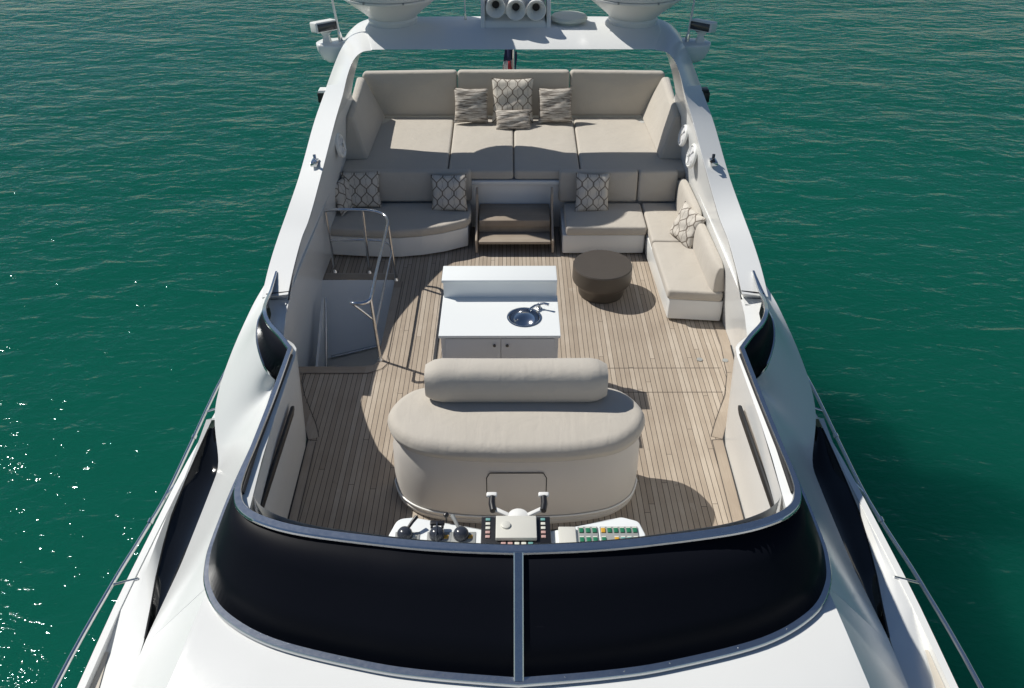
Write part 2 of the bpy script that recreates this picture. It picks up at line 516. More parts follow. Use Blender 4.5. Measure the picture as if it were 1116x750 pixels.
sh = MB()
for s in (-1, 1):
    inner = [Vector(p) for p in BOTs[ci:]] + [Vector(p) for p in WBs[1:]]
    inner = [Vector((p.x, p.y, p.z - .015)) for p in inner]
    prof = []
    pre = [Vector(r[0]) for r in reversed(rows)]
    allp = pre + inner
    rg = []
    k0 = max(i for i, p in enumerate(allp) if p.y < 6.0)
    arc = [0.0]
    for i in range(k0 + 1, len(allp)): arc.append(arc[-1] + (allp[i] - allp[i - 1]).length)
    yo = [p.y if i <= k0 else allp[k0].y + (allp[-1].y - allp[k0].y) * arc[i - k0] / arc[-1] for i, p in enumerate(allp)]
    for i, p in enumerate(allp):
        # outward target on the shoulder line at about the same y
        sx, sz = lerp_tab(SHO, yo[i])
        o = Vector((-sx, yo[i], sz))
        row = []
        for q in range(9):
            t = q / 8
            b = p.lerp(o, t)
            bulge = .0
            row.append(Vector(((b.x - bulge) * -s, b.y, b.z + bulge * .5)))
        row.append(Vector(((o.x + .03) * -s, o.y, o.z - .035)))
        row.append(Vector(((o.x + .10) * -s, o.y, o.z - .05)))
        rg.append(row)
    for it in range(40):
        for q in range(1, 9):
            wq = math.sin(math.pi * min(1, q / 8)) * .5 if q < 8 else 0
            col_ = [rg[i][q].copy() for i in range(len(rg))]
            for i in range(1, len(rg) - 1):
                rg[i][q] = col_[i].lerp((col_[i - 1] + col_[i + 1]) / 2, wq * max(0, min(1, (allp[i].y - 5.3) / .6)))
        for i in range(1, len(rg) - 1):
            r_ = [p.copy() for p in rg[i]]
            for q in range(1, 8): rg[i][q] = r_[q].lerp((r_[q - 1] + r_[q + 1]) / 2, .3 if allp[i].y > 5.6 else 0)
    sh.rings(rg, False)
# wing underside aft of the glass (below the fins)
for s in (-1, 1):
    rg = []
    for y in (7.7, 8.2, 9, 10, 11, 12, 13, 14.2):
        sx, sz = lerp_tab(SHO, y)
        rg.append([(s * 2.50, y, 1.0), (s * (sx - .06), y, sz), (s * (sx - .10), y, .2), (s * 2.6, y, -.9)])
    sh.rings(rg, False)
sh.build('shoulder', 'gel', yacht, 50)

# side windows, deck strip, bulwark, hull
WOUT = [(4.22, 3.075, -.04), (5.03, 3.30, -.21), (5.70, 3.41, -.235), (6.40, 3.41, -.20), (6.97, 3.31, -.03)]
for s in (-1, 1):
    m_ = MB(); rg = []
    for k_ in range(25):
        y = 4.22 + (6.90 - 4.22) * k_ / 24
        sx, sz = lerp_tab(SHO, y); wx, wz = lerp_tab(WOUT, y)
        rg.append([(s * (sx + (wx - sx) * t - (0.015 if t == 0 else 0)), y, (sz - .07) + (wz - .02 - sz + .07) * t - .05 * math.sin(math.pi * t)) for t in (0, .25, .5, .75, 1)])
    m_.rings(rg, False)
    wdw = m_.build('side_window', 'side_glass', yacht, 60)
    f_ = MB(); f_.tube([(s * (lerp_tab(WOUT, 4.25 + 2.62 * k_ / 24)[0] + .004), 4.25 + 2.62 * k_ / 24, lerp_tab(WOUT, 4.25 + 2.62 * k_ / 24)[1] - .012) for k_ in range(25)], .012, 8)
    f_.build('window_seal', 'rubber', wdw)
hl = MB(); dk = MB()
HULL = [(-8.5, .05), (-7, .9), (-5, 1.9), (-3, 2.65), (-1, 3.12), (1, 3.38), (3, 3.49), (4.5, 3.52), (6.5, 3.515), (8, 3.48), (11, 3.4), (14, 3.3), (16.5, 3.2)]
HZ = [(-8.5, .75), (-5, .45), (-1, .08), (2, -.05), (3.8, -.10), (4.9, -.13), (6.3, -.22), (7.5, -.34), (9, -.5), (12, -.8), (16.5, -1.2)]
for s in (-1, 1):
    rg = []; rd = []
    for k_ in range(64):
        y = -8.5 + 25 * k_ / 63
        hx = lerp_tab(HULL, y)[0]; hz = lerp_tab(HZ, y)[0]
        if 4.0 <= y <= 7.05: wx, wz = lerp_tab(WOUT, y); wx += .004
        else:
            sx, sz = lerp_tab(SHO, y); wx, wz = min(sx + .02, hx - .2), min(sz - .04, hz - .02)
            if y > 7.05: wx, wz = hx - .14, hz - .03
            if y < -1.5: wx, wz = max(hx - .5, 0.0), hz - .1
        bw = .085
        # inner band, deck strip, bulwark cap, hull side
        gap = max(0.0, min(1.0, (4.5 - y) / 2.5)) * .34
        ib = max(0.0, hx - bw - gap)
        row = [(s * wx, y, wz), (s * (wx + (ib - wx) * .5), y, max(wz, hz) + (0.01 if gap < .02 else -.02)), (s * ib, y, hz - (.0 if gap < .01 else .06))]
        rg.append(row + [(s * max(0.001, ib + gap * .999), y, hz - (.0 if gap < .01 else .07)), (s * max(.002, hx - bw), y, hz + .012), (s * max(.003, hx - .02), y, hz + .008), (s * max(.004, hx), y, hz - .03), (s * max(.004, hx + .02), y, hz - .9), (s * max(.003, hx * .93), y, -3.2), (s * max(.002, hx * .86), y, -4.9)])
        rd.append([(s * (ib + .01), y, hz - .052), (s * max(ib + .011, ib + gap - .005), y, hz - .052)])
    hl.rings(rg, False)
    dk.rings([r for r in rd if r[0][1] < 4.3], False)
# transom and main-deck top so that nothing is open from other views
hl.rings([[(-3.2, 16.5, -1.2), (-3.2, 16.5, -4.9)], [(3.2, 16.5, -1.2), (3.2, 16.5, -4.9)]], False)
hl.build('hull', 'gel', yacht, 50)
dk.build('side_deck', 'nonskid', yacht)
fd = MB(); fd.face([(-3.3, 10.1, -.95), (3.3, 10.1, -.95), (3.1, 16.45, -1.3), (-3.1, 16.45, -1.3)])
fd.build('main_deck', 'teak', yacht)

# --- flybridge deck with the stairwell opening
WXL, WXR, WY0, WY1 = -2.60, -1.63, 7.90, 9.86
FOOT = [(3.6, 1.9), (4.25, 2.12), (5.4, 2.165), (6.62, 2.20), (6.8, 2.27), (7.3, 2.50), (7.7, 2.60), (8.3, 2.64), (9.1, 2.63), (11.45, 2.60)]
d = MB()
fx = lambda y: lerp_tab(FOOT, y)[0]
ysA = [3.6, 4.25, 5.4, 6.62, 6.8, 7.3, 7.7, 7.9]
d.rings([[(-fx(y), y, 0), (fx(y), y, 0)] for y in ysA], False)
d.rings([[(WXR, y, 0), (fx(y), y, 0)] for y in (7.9, 8.3, 9.1, 9.86)], False)
d.rings([[(-fx(y), y, 0), (fx(y), y, 0)] for y in (9.86, 10.6, 11.45)], False)
deck = d.build('flybridge_deck', 'teak', yacht)
# margin boards
def strip(pts, wd, mat='teak_board', z=.005):
    m = MB()
    P = [Vector((*p, 0)) for p in pts]; rg = []
    for i, p in enumerate(P):
        t = (P[min(i + 1, len(P) - 1)] - P[max(i - 1, 0)]).normalized(); nn = Vector((t.y, -t.x, 0))
        rg.append([p + Vector((0, 0, z)), p + nn * wd + Vector((0, 0, z))])
    m.rings(rg, False); m.build('margin_board', mat, deck)
strip([(-fx(y), y) for y in (4.3, 5.4, 6.60)], .10)
strip([(-fx(y) , y) for y in (6.615, 6.8, 7.3, 7.55, 7.72)], .13)
strip([(fx(y), y) for y in (6.60, 5.4, 4.3)], .13)
strip([(fx(y), y) for y in (7.75, 7.55, 7.3, 6.8, 6.615)], .14)
strip([(fx(y), y) for y in (9.3, 8.5, 7.76)], .13)
strip([(-2.57, 7.895), (-1.78, 7.895)], .135, 'teak_cross')
m = MB(); m.face([(-1.775, 7.895, .005), (-1.775, 7.76, .005), (-1.70, 7.77, .005), (-1.56, 7.86, .005), (-1.50, 7.98, .005), (-1.625, 8.0, .005), (-1.66, 7.93, .005)])
m.build('margin_board', 'teak_board', deck)
strip([(-1.625, 8.005), (-1.625, 9.80)], .10)
strip([(-1.62, 9.865), (-2.6, 9.865)], .16, 'teak_cross')
for yy in (7.86, 7.41):
    m = MB(); m.box((.72, yy - .0025, .0), (2.42 if yy > 7.5 else 2.35, yy + .0025, .003)); m.build('deck_seam', 'caulk', deck)
# dark caulk round the margin boards
def cline(pts, r=.0035):
    m = MB(); P = [Vector((*p, .008)) for p in pts]
    rg = []
    for i, p in enumerate(P):
        t = (P[min(i + 1, len(P) - 1)] - P[max(i - 1, 0)]).normalized(); nn = Vector((t.y, -t.x, 0)) * r
        rg.append([p - nn, p + nn])
    m.rings(rg, False); m.build('deck_seam', 'caulk', deck)
cline([(-fx(y) + .10, y) for y in (4.3, 5.4, 6.58)]); cline([(fx(y) - .13, y) for y in (4.3, 5.4, 6.60)])
cline([(-2.085, 6.60), (-2.2, 6.62)]); cline([(2.06, 6.60), (2.2, 6.62)])
cline([(-2.08, 6.66), (-2.15, 6.87), (-2.37, 7.36), (-2.45, 7.60), (-2.46, 7.76)]); cline([(2.07, 6.66), (2.15, 6.87), (2.36, 7.36), (2.46, 7.72), (2.51, 8.3), (2.52, 9.2)])
cline([(-2.46, 7.76), (-1.72, 7.76), (-1.55, 7.85), (-1.49, 7.98), (-1.52, 8.1), (-1.52, 9.8)])
for pts_ in ([(-fx(y) + .008, y, .008) for y in (4.3, 5.4, 6.62, 6.8, 7.3, 7.7)], [(fx(y) - .008, y, .008) for y in (4.3, 5.4, 6.62, 6.8, 7.3, 7.7, 8.3)]):
    m = MB(); m.tube(pts_, .010, 6); m.build('deck_gutter', 'rubber', deck)
for (x_, y_) in ((2.20, 8.02), (2.50, 8.0)):
    g_ = MB(); g_.lathe([(.035, .0), (.035, .007), (.026, .009)], (x_, y_, .003), 20); g_.build('deck_drain', 'grey_plate', deck)

# stairwell
sw = MB()
sw.rings([[(WXR, WY0, -.002), (WXR, WY0, -.85)], [(WXR, WY1, -.002), (WXR, 9.42, -.74)], [(-2.72, WY1, -.002), (-2.72, 9.02, -.80)], [(-2.72, WY0, -.002), (-2.72, WY0, -.85)], [(WXR, WY0, -.002), (WXR, WY0, -.85)]], False)
well = sw.build('stairwell', 'gel', yacht, 20)
t_ = MB(); t_.face([(WXR, WY0, -.76), (WXR, 9.5, -.72), (-2.72, 9.1, -.79), (-2.72, WY0, -.80)]); t_.build('landing', 'nonskid', well)
t_ = MB(); t_.box((-.43, -.022, 0), (.43, .022, .03), Matrix.Translation((-2.06, 9.24, -.745)) @ Euler((0, R(-3), R(19))).to_matrix().to_4x4(), .008); t_.build('door_track', 'steel', well)
t_ = MB(); t_.poly_prism([(7.95, -.78), (8.75, -.78), (9.35, .05), (9.28, .05)], 0, .03)
bmesh.ops.transform(t_.bm, matrix=Matrix.Translation((-2.52, 0, 0)) @ Matrix(((0, 0, 1, 0), (1, 0, 0, 0), (0, 1, 0, 0), (0, 0, 0, 1))), verts=t_.bm.verts)
t_.build('stair_panel', 'gel', well)
t_ = MB(); t_.tube([(-2.475, 8.78, -.76), (-2.475, 9.33, .05)], .016, 8); t_.build('panel_trim', 'steel', well)

# --- inner bulwark walls
WALL = [((2.10, 4.22), (1.99, 4.27, 1.35)), ((2.165, 5.4), (2.045, 5.4, 1.35)), ((2.19, 6.50), (2.05, 6.26, 1.35)), ((2.215, 6.66), (2.07, 6.42, 1.34)), ((2.27, 6.8), (2.165, 6.66, 1.22)), ((2.50, 7.3), (2.38, 7.06, 1.02)), ((2.60, 7.7), (2.475, 7.55, .96)), ((2.62, 7.9), (2.48, 7.79, 1.00)), ((2.64, 8.3), (2.50, 8.2, 1.12)), ((2.64, 8.8), (2.505, 8.75, 1.22)), ((2.63, 9.3), (2.49, 9.27, 1.265)), ((2.62, 9.95), (2.455, 9.95, 1.48)), ((2.60, 10.85), (2.41, 10.86, 1.80)), ((2.6, 11.4), (2.38, 11.3, 1.98)), ((2.6, 12.4), (2.42, 12.35, 1.72)), ((2.6, 13.0), (2.46, 12.9, 1.3)), ((2.6, 14.1), (2.5, 14.1, 1.25))]
for s in (-1, 1):
    m_ = MB(); rg = []
    for (a, b) in WALL:
        A = Vector((s * a[0], a[1], -.02 if s > 0 or a[1] < 7.8 or a[1] > 10 else -.85)); B = Vector((s * b[0], b[1], b[2]))
        A2 = Vector((s * a[0], a[1], 0))
        rg.append([A, A2] + [A2.lerp(B, t) for t in (.33, .66, 1.0)])
    m_.rings(rg, False)
    wall = m_.build('bulwark_wall', 'gel', yacht, 25)
    # ledge between wall and windscreen
    m_ = MB(); rg = []
    L = [((1.99, 4.27, 1.35), (2.10, 4.47, 1.37)), ((2.03, 4.9, 1.35), (2.115, 4.9, 1.37)), ((2.045, 5.4, 1.35), (2.11, 5.4, 1.37)), ((2.05, 6.26, 1.35), (2.10, 6.3, 1.37)), ((2.07, 6.42, 1.34), (2.14, 6.41, 1.36)), ((2.165, 6.66, 1.22), (2.41, 6.82, 1.16)), ((2.38, 7.06, 1.02), (2.56, 7.12, 1.02)), ((2.475, 7.55, .96), (2.63, 7.56, .97)), ((2.48, 7.79, 1.00), (2.72, 7.8, 1.00))]
    for a, b in L: rg.append([(s * a[0], a[1], a[2]), (s * b[0], b[1], b[2])])
    m_.rings(rg, False); m_.build('ledge', 'gel', wall)
    # dark pocket slot below the ledge, and inner rubber seal
    m_ = MB()
    rg = []
    for y in (4.62, 4.68, 5.0, 5.4, 5.85, 5.9):
        zt, zb = (1.10, 1.00)
        if y in (4.62, 5.9): zt, zb = 1.07, 1.03
        k1 = (zt) / 1.35; k2 = zb / 1.35
        xa = 2.14 + (2.03 - 2.14) * k1; xb = 2.14 + (2.03 - 2.14) * k2
        rg.append([(s * (xb - .02), y, zb), (s * (xa - .02), y, zt)])
    m_.rings(rg, False); m_.build('pocket_slot', 'rubber', wall, solid=.02)
    m_ = MB(); m_.tube([(s * 2.075, 4.5, 1.385), (s * 2.09, 5.0, 1.385), (s * 2.08, 5.7, 1.385), (s * 2.075, 6.25, 1.385)], .016, 8); m_.build('inner_seal', 'rubber', wall)
    for (y, z) in ((6.1, .42), (5.35, .30)):
        g_ = MB(); g_.lathe([(.03, 0), (.03, .008), (.018, .011)], (0, 0, 0), 16)
        bmesh.ops.transform(g_.bm, matrix=Matrix.Translation((s * (2.185 - .04 * z - .002), y, z)) @ Euler((0, R(-90) * s, 0)).to_matrix().to_4x4(), verts=g_.bm.verts)
        g_.build('wall_fitting', 'dark_steel', wall)

# front cockpit wall under the windscreen
m_ = MB()
rg = []
for p in RIMs[:40]:
    for_s = Vector(p); rg.append([Vector((for_s.x * .96, for_s.y + .10, 1.36)), Vector((for_s.x * .97, for_s.y + .14, .0))])
full = [[Vector((-a.x, a.y, a.z)), Vector((-b.x, b.y, b.z))] for a, b in reversed(rg)][:-1] + rg
m_.rings(full, False); m_.build('cockpit_front_wall', 'gel', yacht, 40)

# --- windscreen
ws = bpy.data.objects.new('windscreen', None); COL.objects.link(ws); ws.parent = yacht
for s in (-1, 1):
    g = MB(); rg = []
    for a, b in zip(RIMs, BOTs):
        rg.append([Vector((-s * a.x, a.y, a.z - .01)).lerp(Vector((-s * b.x, b.y, b.z)), t) for t in (0, .34, .67, 1)])
    g.rings(rg, False); g.build('screen_panel', 'glass', ws, 60, solid=.012)
    g = MB(); rg = []
    for a, b in zip(WRs, WBs):
        rg.append([Vector((-s * a.x, a.y, a.z - .01)).lerp(Vector((-s * b.x, b.y, b.z)), t) for t in (0, .5, 1)])
    g.rings(rg, False); g.build('side_wing_panel', 'glass', ws, 60, solid=.012)
fullrim = [Vector((-p.x, p.y, p.z)) for p in reversed(RIMs)][:-1] + list(RIMs)
wid = []
for p in fullrim:
    f = max(0.0, min(1.0, (p.y - 4.2) / .6)); wid.append(.072 * (1 - f) + .048 * f)
f_ = MB(); f_.sweep_flat([Vector((p.x, p.y + .018 * max(0, 1 - max(0, p.y - 4.0) / .4), p.z)) for p in fullrim], wid, .03)
for s in (-1, 1): f_.sweep_flat([Vector((-s * p.x, p.y, p.z)) for p in WRs], [.045 - .028 * max(0, (i - 18) / (len(WRs) - 19)) for i in range(len(WRs))], .028)
f_.build('top_rail', 'steel', ws, 40)
fullbot = [Vector((-p.x, p.y - .01, p.z + .008)) for p in reversed(BOTs)][:-1] + [Vector((p.x, p.y - .01, p.z + .008)) for p in BOTs]
f_ = MB(); wid = []
for p in fullbot:
    f = max(0.0, min(1.0, (p.y - 4.0) / .8)); wid.append(.070 * (1 - f) + .045 * f)
f_.sweep_flat(fullbot, wid, .03)
for s in (-1, 1): f_.sweep_flat([Vector((-s * p.x, p.y, p.z)) for p in WBs], [.036 - .022 * max(0, (i - 12) / (len(WBs) - 13)) for i in range(len(WBs))], .024)
for i in range(6, len(fullbot) - 6, 5):
    p = fullbot[i]; f_.lathe([(.007, 0), (.007, .002)], (p.x, p.y, p.z + .014), 8)
f_.build('bottom_trim', 'steel', ws, 40)
f_ = MB(); a = Vector((0, 3.92, 1.395)); b = Vector((0, 3.34, .76)); nn = Vector((0, -(a.z - b.z), (a.y - b.y))).normalized()
f_.rings([[p + Vector((x, 0, 0)) + nn * q for x, q in ((-.034, -.01), (.034, -.01), (.034, .018), (.026, .024), (-.026, .024), (-.034, .018))] for p in (b, a)], True, True, True)
f_.build('mullion', 'steel', ws, 30)

# --- fins and radar arch, one loft
ST = [((-2.47, 7.75, 1.10), (-2.775, 7.78, 1.04), (-2.78, 7.9, .9), (-2.56, 7.9, .9)),
      ((-2.50, 8.2, 1.145), (-2.80, 8.25, 1.12), (-2.85, 8.5, .72), (-2.58, 8.5, .72)),
      ((-2.505, 8.75, 1.235), (-2.80, 8.75, 1.21), (-2.85, 9.1, .70), (-2.58, 9.1, .70)),
      ((-2.495, 9.25, 1.275), (-2.795, 9.45, 1.30), (-2.85, 10.0, .72), (-2.58, 10.0, .72)),
      ((-2.455, 9.95, 1.50), (-2.77, 10.15, 1.45), (-2.84, 11.0, .8), (-2.58, 11.0, .8)),
      ((-2.39, 10.86, 1.855), (-2.725, 11.02, 1.75), (-2.80, 12.1, 1.15), (-2.56, 12.1, 1.15)),
      ((-2.315, 11.2, 2.09), (-2.65, 11.48, 1.97), (-2.76, 12.45, 1.5), (-2.48, 12.4, 1.5)),
      ((-2.25, 11.36, 2.31), (-2.53, 11.80, 2.26), (-2.62, 12.6, 2.0), (-2.36, 12.45, 1.95)),
      ((-2.18, 11.52, 2.46), (-2.42, 11.98, 2.47), (-2.50, 12.66, 2.40), (-2.24, 12.5, 2.25)),
      ((-2.08, 11.63, 2.535), (-2.27, 12.07, 2.61), (-2.32, 12.70, 2.60), (-2.12, 12.56, 2.38)),
      ((-1.96, 11.74, 2.53), (-2.08, 12.10, 2.685), (-2.12, 12.72, 2.69), (-1.98, 12.6, 2.44)),
      ((-1.75, 11.75, 2.54), (-1.82, 12.10, 2.715), (-1.85, 12.72, 2.72), (-1.78, 12.62, 2.46)),
      ((0, 11.75, 2.54), (0, 12.10, 2.72), (0, 12.73, 2.73), (0, 12.64, 2.47))]
def dens(st):
    chans = [spline([q[i] for q in st], 5) for i in range(4)]
    return list(zip(*chans))
half = dens(ST)
def ring5(q, s):
    a, b, c, e = [Vector((p.x * s, p.y, p.z)) for p in q]
    lip = a + (e - a).normalized() * .06
    return [a, b, c, e, lip]
left = [ring5(q, 1) for q in half]; right = [ring5(q, -1) for q in half]
m_ = MB(); m_.rings(left + list(reversed(right))[1:], True, True, True)
arch = m_.build('radar_arch', 'gel', yacht, 35, bevel=.018)
# aft coaming behind the sunpad
m_ = MB()
m_.box((-2.62, 13.95, .2), (2.62, 14.15, 1.15), bev=.03)
m_.build('aft_coaming', 'gel', yacht, 35)

# --- raised sunpad plinth of the deck moulding (white face between the sofas)
m_ = MB(); m_.box((-2.55, 11.40, -.02), (2.55, 13.95, .74), bev=.015); m_.box((-.62, 11.36, .70), (.70, 11.44, .76), bev=.01)
m_.build('sunpad_plinth', 'gel', yacht, 35)

for s in (-1, 1):
    m_ = MB(); m_.tube([(s * 2.475, 7.80, 1.106), (s * 2.62, 7.81, 1.083), (s * 2.73, 7.82, 1.06)], .006, 6); m_.build('moulding_joint', 'rubber', arch)
# ------------------------------------------------------------------ guard rails on both sides
for s, lab in ((-1, 'long stainless guard rail along the sunlit left side deck'), (1, 'long stainless guard rail along the shaded right side deck')):
    g = thing('guard_rail', lab, 'railing', (s * 3.55, 5.0, -.4), 'guard rails along the side decks')
    RL = [(8.9, 3.63, -.50), (8.0, 3.625, -.41), (7.0, 3.625, -.39), (6.18, 3.625, -.365), (5.5, 3.62, -.25), (4.88, 3.62, -.14), (3.78, 3.62, -.02), (2, 3.55, .1), (0, 3.4, .25), (-3, 2.9, .5)]
    P = spline([(s * x, y, z) for y, x, z in RL], 5)
    m_ = MB(); m_.tube(P, .021, 10); m_.build('top_tube', 'chrome', g)
    for (y, x0, z0, x1, z1) in ((7.55, 3.62, -.40, 3.42, -.36), (6.2, 3.62, -.37, 3.47, -.22), (4.86, 3.62, -.14, 3.40, -.125), (3.2, 3.60, .03, 3.45, -.06)):
        m_ = MB(); m_.tube([(s * x0, y, z0), (s * x1, y + .06, z1)], .014, 8); m_.build('bracket', 'chrome', g)
    for y in (5.75, 7.1):
        zz = lerp_tab(sorted([(a, b, c) for a, b, c in RL]), y)
        m_ = MB(); m_.tube([(s * zz[0], y - .03, zz[1]), (s * zz[0], y + .03, zz[1] - .003)], .03, 10); m_.build('coupling', 'chrome', g)

# ------------------------------------------------------------------ stair railing
g = thing('stair_railing', 'tubular stainless railing around the stairwell opening', 'railing', (-1.62, 8.9, 0))
H = .93
top = [(-2.50, 10.06, H + .01), (-2.40, 10.06, H + .03), (-2.0, 10.05, H + .03), (-1.82, 10.02, H + .02), (-1.70, 9.95, H), (-1.65, 9.82, H - .02), (-1.64, 9.6, H - .03), (-1.635, 8.6, H - .04), (-1.63, 8.1, H - .05), (-1.64, 7.98, H - .055), (-1.70, 7.93, H - .06), (-1.80, 7.92, H - .06), (-1.84, 7.95, H - .07)]
m_ = MB(); m_.tube(spline(top, 5), .022, 12); m_.build('handrail', 'chrome', g)
posts = [((-2.48, 10.06, 0), (-2.50, 10.06, H)), ((-2.0, 10.04, 0), (-2.0, 10.05, H + .02)), ((-1.61, 9.84, 0), (-1.645, 9.80, H - .02)), ((-1.60, 8.02, 0), (-1.635, 8.02, H - .05))]
for a, b in posts:
    m_ = MB(); m_.tube([a, b], .019, 10); po = m_.build('post', 'chrome', g)
    m_ = MB(); m_.lathe([(.04, .004), (.04, .012), (.026, .03), (.022, .05)], a, 16); m_.build('foot_flange', 'chrome', po)
m_ = MB(); m_.tube(spline([(-2.49, 10.06, .50), (-2.0, 10.05, .51), (-1.75, 10.0, .51), (-1.64, 9.85, .49), (-1.625, 9.4, .48), (-1.62, 8.5, .47), (-1.62, 8.03, .46)], 5), .013, 10); m_.build('mid_rail', 'chrome', g)
m_ = MB(); m_.tube([(-1.83, 7.95, H - .08), (-1.72, 7.99, H - .22), (-1.63, 8.02, H - .34)], .014, 10); m_.build('brace', 'chrome', g)

# ------------------------------------------------------------------ sunpad
sp = thing('sunpad', 'wide beige sunpad of four mattresses with upright back cushions under the arch', 'sunpad', (0, 12.5, .76))
def matz(x, y, z): return Matrix.Translation((x, y, z))
Z0, TH = .765, .14
pads = [[(-2.52, 11.42), (-.965, 11.42), (-.985, 13.55), (-2.0, 13.55), (-2.12, 13.3), (-2.52, 13.3)],
        [(-.95, 11.40), (-.005, 11.40), (.0, 13.55), (-.97, 13.55)],
        [(.01, 11.40), (.965, 11.40), (.99, 13.55), (.015, 13.55)],
        [(.98, 11.42), (2.52, 11.42), (2.52, 13.3), (2.12, 13.3), (2.0, 13.55), (1.005, 13.55)]]
for o in pads:
    m_ = MB(); m_.cushion(o, TH, .035, .012, .05, matz(0, 0, Z0)); m_.build('mattress', 'fab', sp, 70)
def upright(o, thick, loc, lean, rz=0):
    return Matrix.Translation(loc) @ Euler((0, 0, rz)).to_matrix().to_4x4() @ Euler((R(90) - lean, 0, 0)).to_matrix().to_4x4()
for (x0, x1, y) in ((-2.47, -.925, 13.72), (-.91, .92, 13.72), (.935, 2.49, 13.72)):
    o = [(x0, 0), (x1, 0), (x1 + (.0), .72), (x0, .72)]
    if x0 < -2: o = [(x0 + .30, 0), (x1, 0), (x1, .72), (x0 + .04, .70), (x0 + .0, .64)]
    if x1 > 2: o = [(x0, 0), (x1 - .30, 0), (x1 - .0, .64), (x1 - .04, .70), (x0, .72)]
    m_ = MB(); m_.cushion(o, .22, .045, .02, .06, upright(o, .22, (0, 13.78, .88), R(10))); m_.build('back_cushion', 'fab', sp, 70)
# wedge shaped side cushions
for s in (-1, 1):
    yf, yb = 11.80, 13.62
    A = [(2.17, yf, .895), (2.56, yf, .895), (2.43, yf + .06, 1.56), (2.34, yf + .04, 1.56)]
    B = [(2.12, yb, .895), (2.56, yb, .895), (2.54, yb, 1.56), (2.42, yb, 1.56)]
    rg = []
    for k_ in range(9):
        t = k_ / 8
        rg.append([Vector((s * (a[0] + (b[0] - a[0]) * t), a[1] + (b[1] - a[1]) * t, a[2] + (b[2] - a[2]) * t)) for a, b in zip(A, B)])
    m_ = MB(); m_.rings(rg, True, True, True); m_.build('side_cushion', 'fab', sp, 50, bevel=.04)

# ------------------------------------------------------------------ left sofa
sf = thing('sofa', 'curved front beige sofa on white base beside the stairwell railing', 'sofa', (-1.6, 10.9, 0), 'built in lounge sofas')
def curve_front(y0, y1):
    return [(-2.56, y1), (-2.58, y0 - .0), (-2.2, 10.44), (-1.9, 10.41), (-1.6, 10.41), (-1.3, 10.46), (-1.0, 10.56), (-.64, 10.74), (-.62, y1)]
base_o = [(-2.58, 11.38), (-2.60, 10.50), (-2.2, 10.455), (-1.9, 10.43), (-1.6, 10.43), (-1.3, 10.48), (-1.0, 10.575), (-.66, 10.75), (-.63, 11.38)]
m_ = MB(); m_.cushion(base_o, .30, .012, 0, .03, matz(0, 0, .03)); m_.build('base', 'gel', sf, 40)
seat_o = [(-2.57, 11.28), (-2.58, 10.48), (-2.2, 10.435), (-1.9, 10.41), (-1.6, 10.41), (-1.3, 10.455), (-1.0, 10.55), (-.68, 10.72, .06), (-.62, 10.84), (-.62, 11.28)]
m_ = MB(); m_.cushion(seat_o, .13, .035, .012, .04, matz(0, 0, .335)); m_.build('seat_cushion', 'fab', sf, 70)
m_ = MB(); o = [(-2.50, 0), (-.62, 0), (-.62, .46), (-2.46, .46)]; m_.cushion(o, .15, .035, .015, .05, upright(o, .15, (0, 11.40, .47), R(6))); m_.build('back_cushion', 'fab', sf, 70)

# ------------------------------------------------------------------ corner sofa on the right
cs = thing('corner_sofa', 'L shaped beige corner sofa on white bases by the round table', 'sofa', (1.7, 10.2, 0), 'built in lounge sofas')
m_ = MB(); m_.cushion([(.69, 10.53), (1.85, 10.53), (1.85, 11.38), (.69, 11.38)], .29, .012, 0, .03, matz(0, 0, .03)); m_.build('base', 'gel', cs, 40)
m_ = MB(); m_.cushion([(1.935, 8.86), (2.60, 8.79), (2.60, 11.38), (1.87, 11.38), (1.875, 10.5)], .29, .012, 0, .03, matz(0, 0, .03)); m_.build('base', 'gel', cs, 40)
m_ = MB(); m_.cushion([(.73, 10.50), (1.865, 10.50), (1.865, 11.28), (.73, 11.28)], .135, .035, .012, .04, matz(0, 0, .325)); m_.build('seat_cushion', 'fab', cs, 70)
m_ = MB(); m_.cushion([(1.88, 10.12), (2.52, 10.10), (2.45, 11.28), (1.885, 11.28)], .135, .03, .012, .04, matz(0, 0, .325)); m_.build('seat_cushion', 'fab', cs, 70)
m_ = MB(); m_.cushion([(1.90, 8.84), (2.58, 8.77), (2.53, 10.09), (1.875, 10.105)], .135, .035, .012, .05, matz(0, 0, .325)); m_.build('seat_cushion', 'fab', cs, 70)
for (x0, x1) in ((.66, 1.80), (1.815, 2.38)):
    o = [(x0, 0), (x1, 0), (x1, .46), (x0, .46)]
    m_ = MB(); m_.cushion(o, .15, .035, .015, .05, upright(o, .15, (0, 11.40, .465), R(6))); m_.build('back_cushion', 'fab', cs, 70)
def side_back(y0, y1, zt, nm='back_cushion'):
    # cross-section in (x,z): sloped inner face
    rg = []
    N = 10
    for k_ in range(N + 1):
        t = k_ / N; y = y0 + (y1 - y0) * t
        ins = .03 if k_ in (0, N) else 0
        xo = 2.62 - (y - 8.8) * .03
        sec = [(xo - .20 + ins, .455), (xo - .10, .455), (xo + .0 - ins, .46), (xo - .03 - ins, .66), (xo - .055 - ins, zt - .035 - ins), (xo - .085, zt - ins), (xo - .15 + ins * .5, zt - ins), (xo - .185 + ins, zt - .04 - ins), (xo - .20 + ins, zt - .14), (xo - .205 + ins, .58)]
        rg.append([Vector((x, y, z)) for x, z in sec])
    m = MB(); m.rings(rg, True, True, True); m.build(nm, 'fab', cs, 60, bevel=.015, subsurf=1)
side_back(8.80, 10.05, .83); side_back(10.07, 11.22, .90)

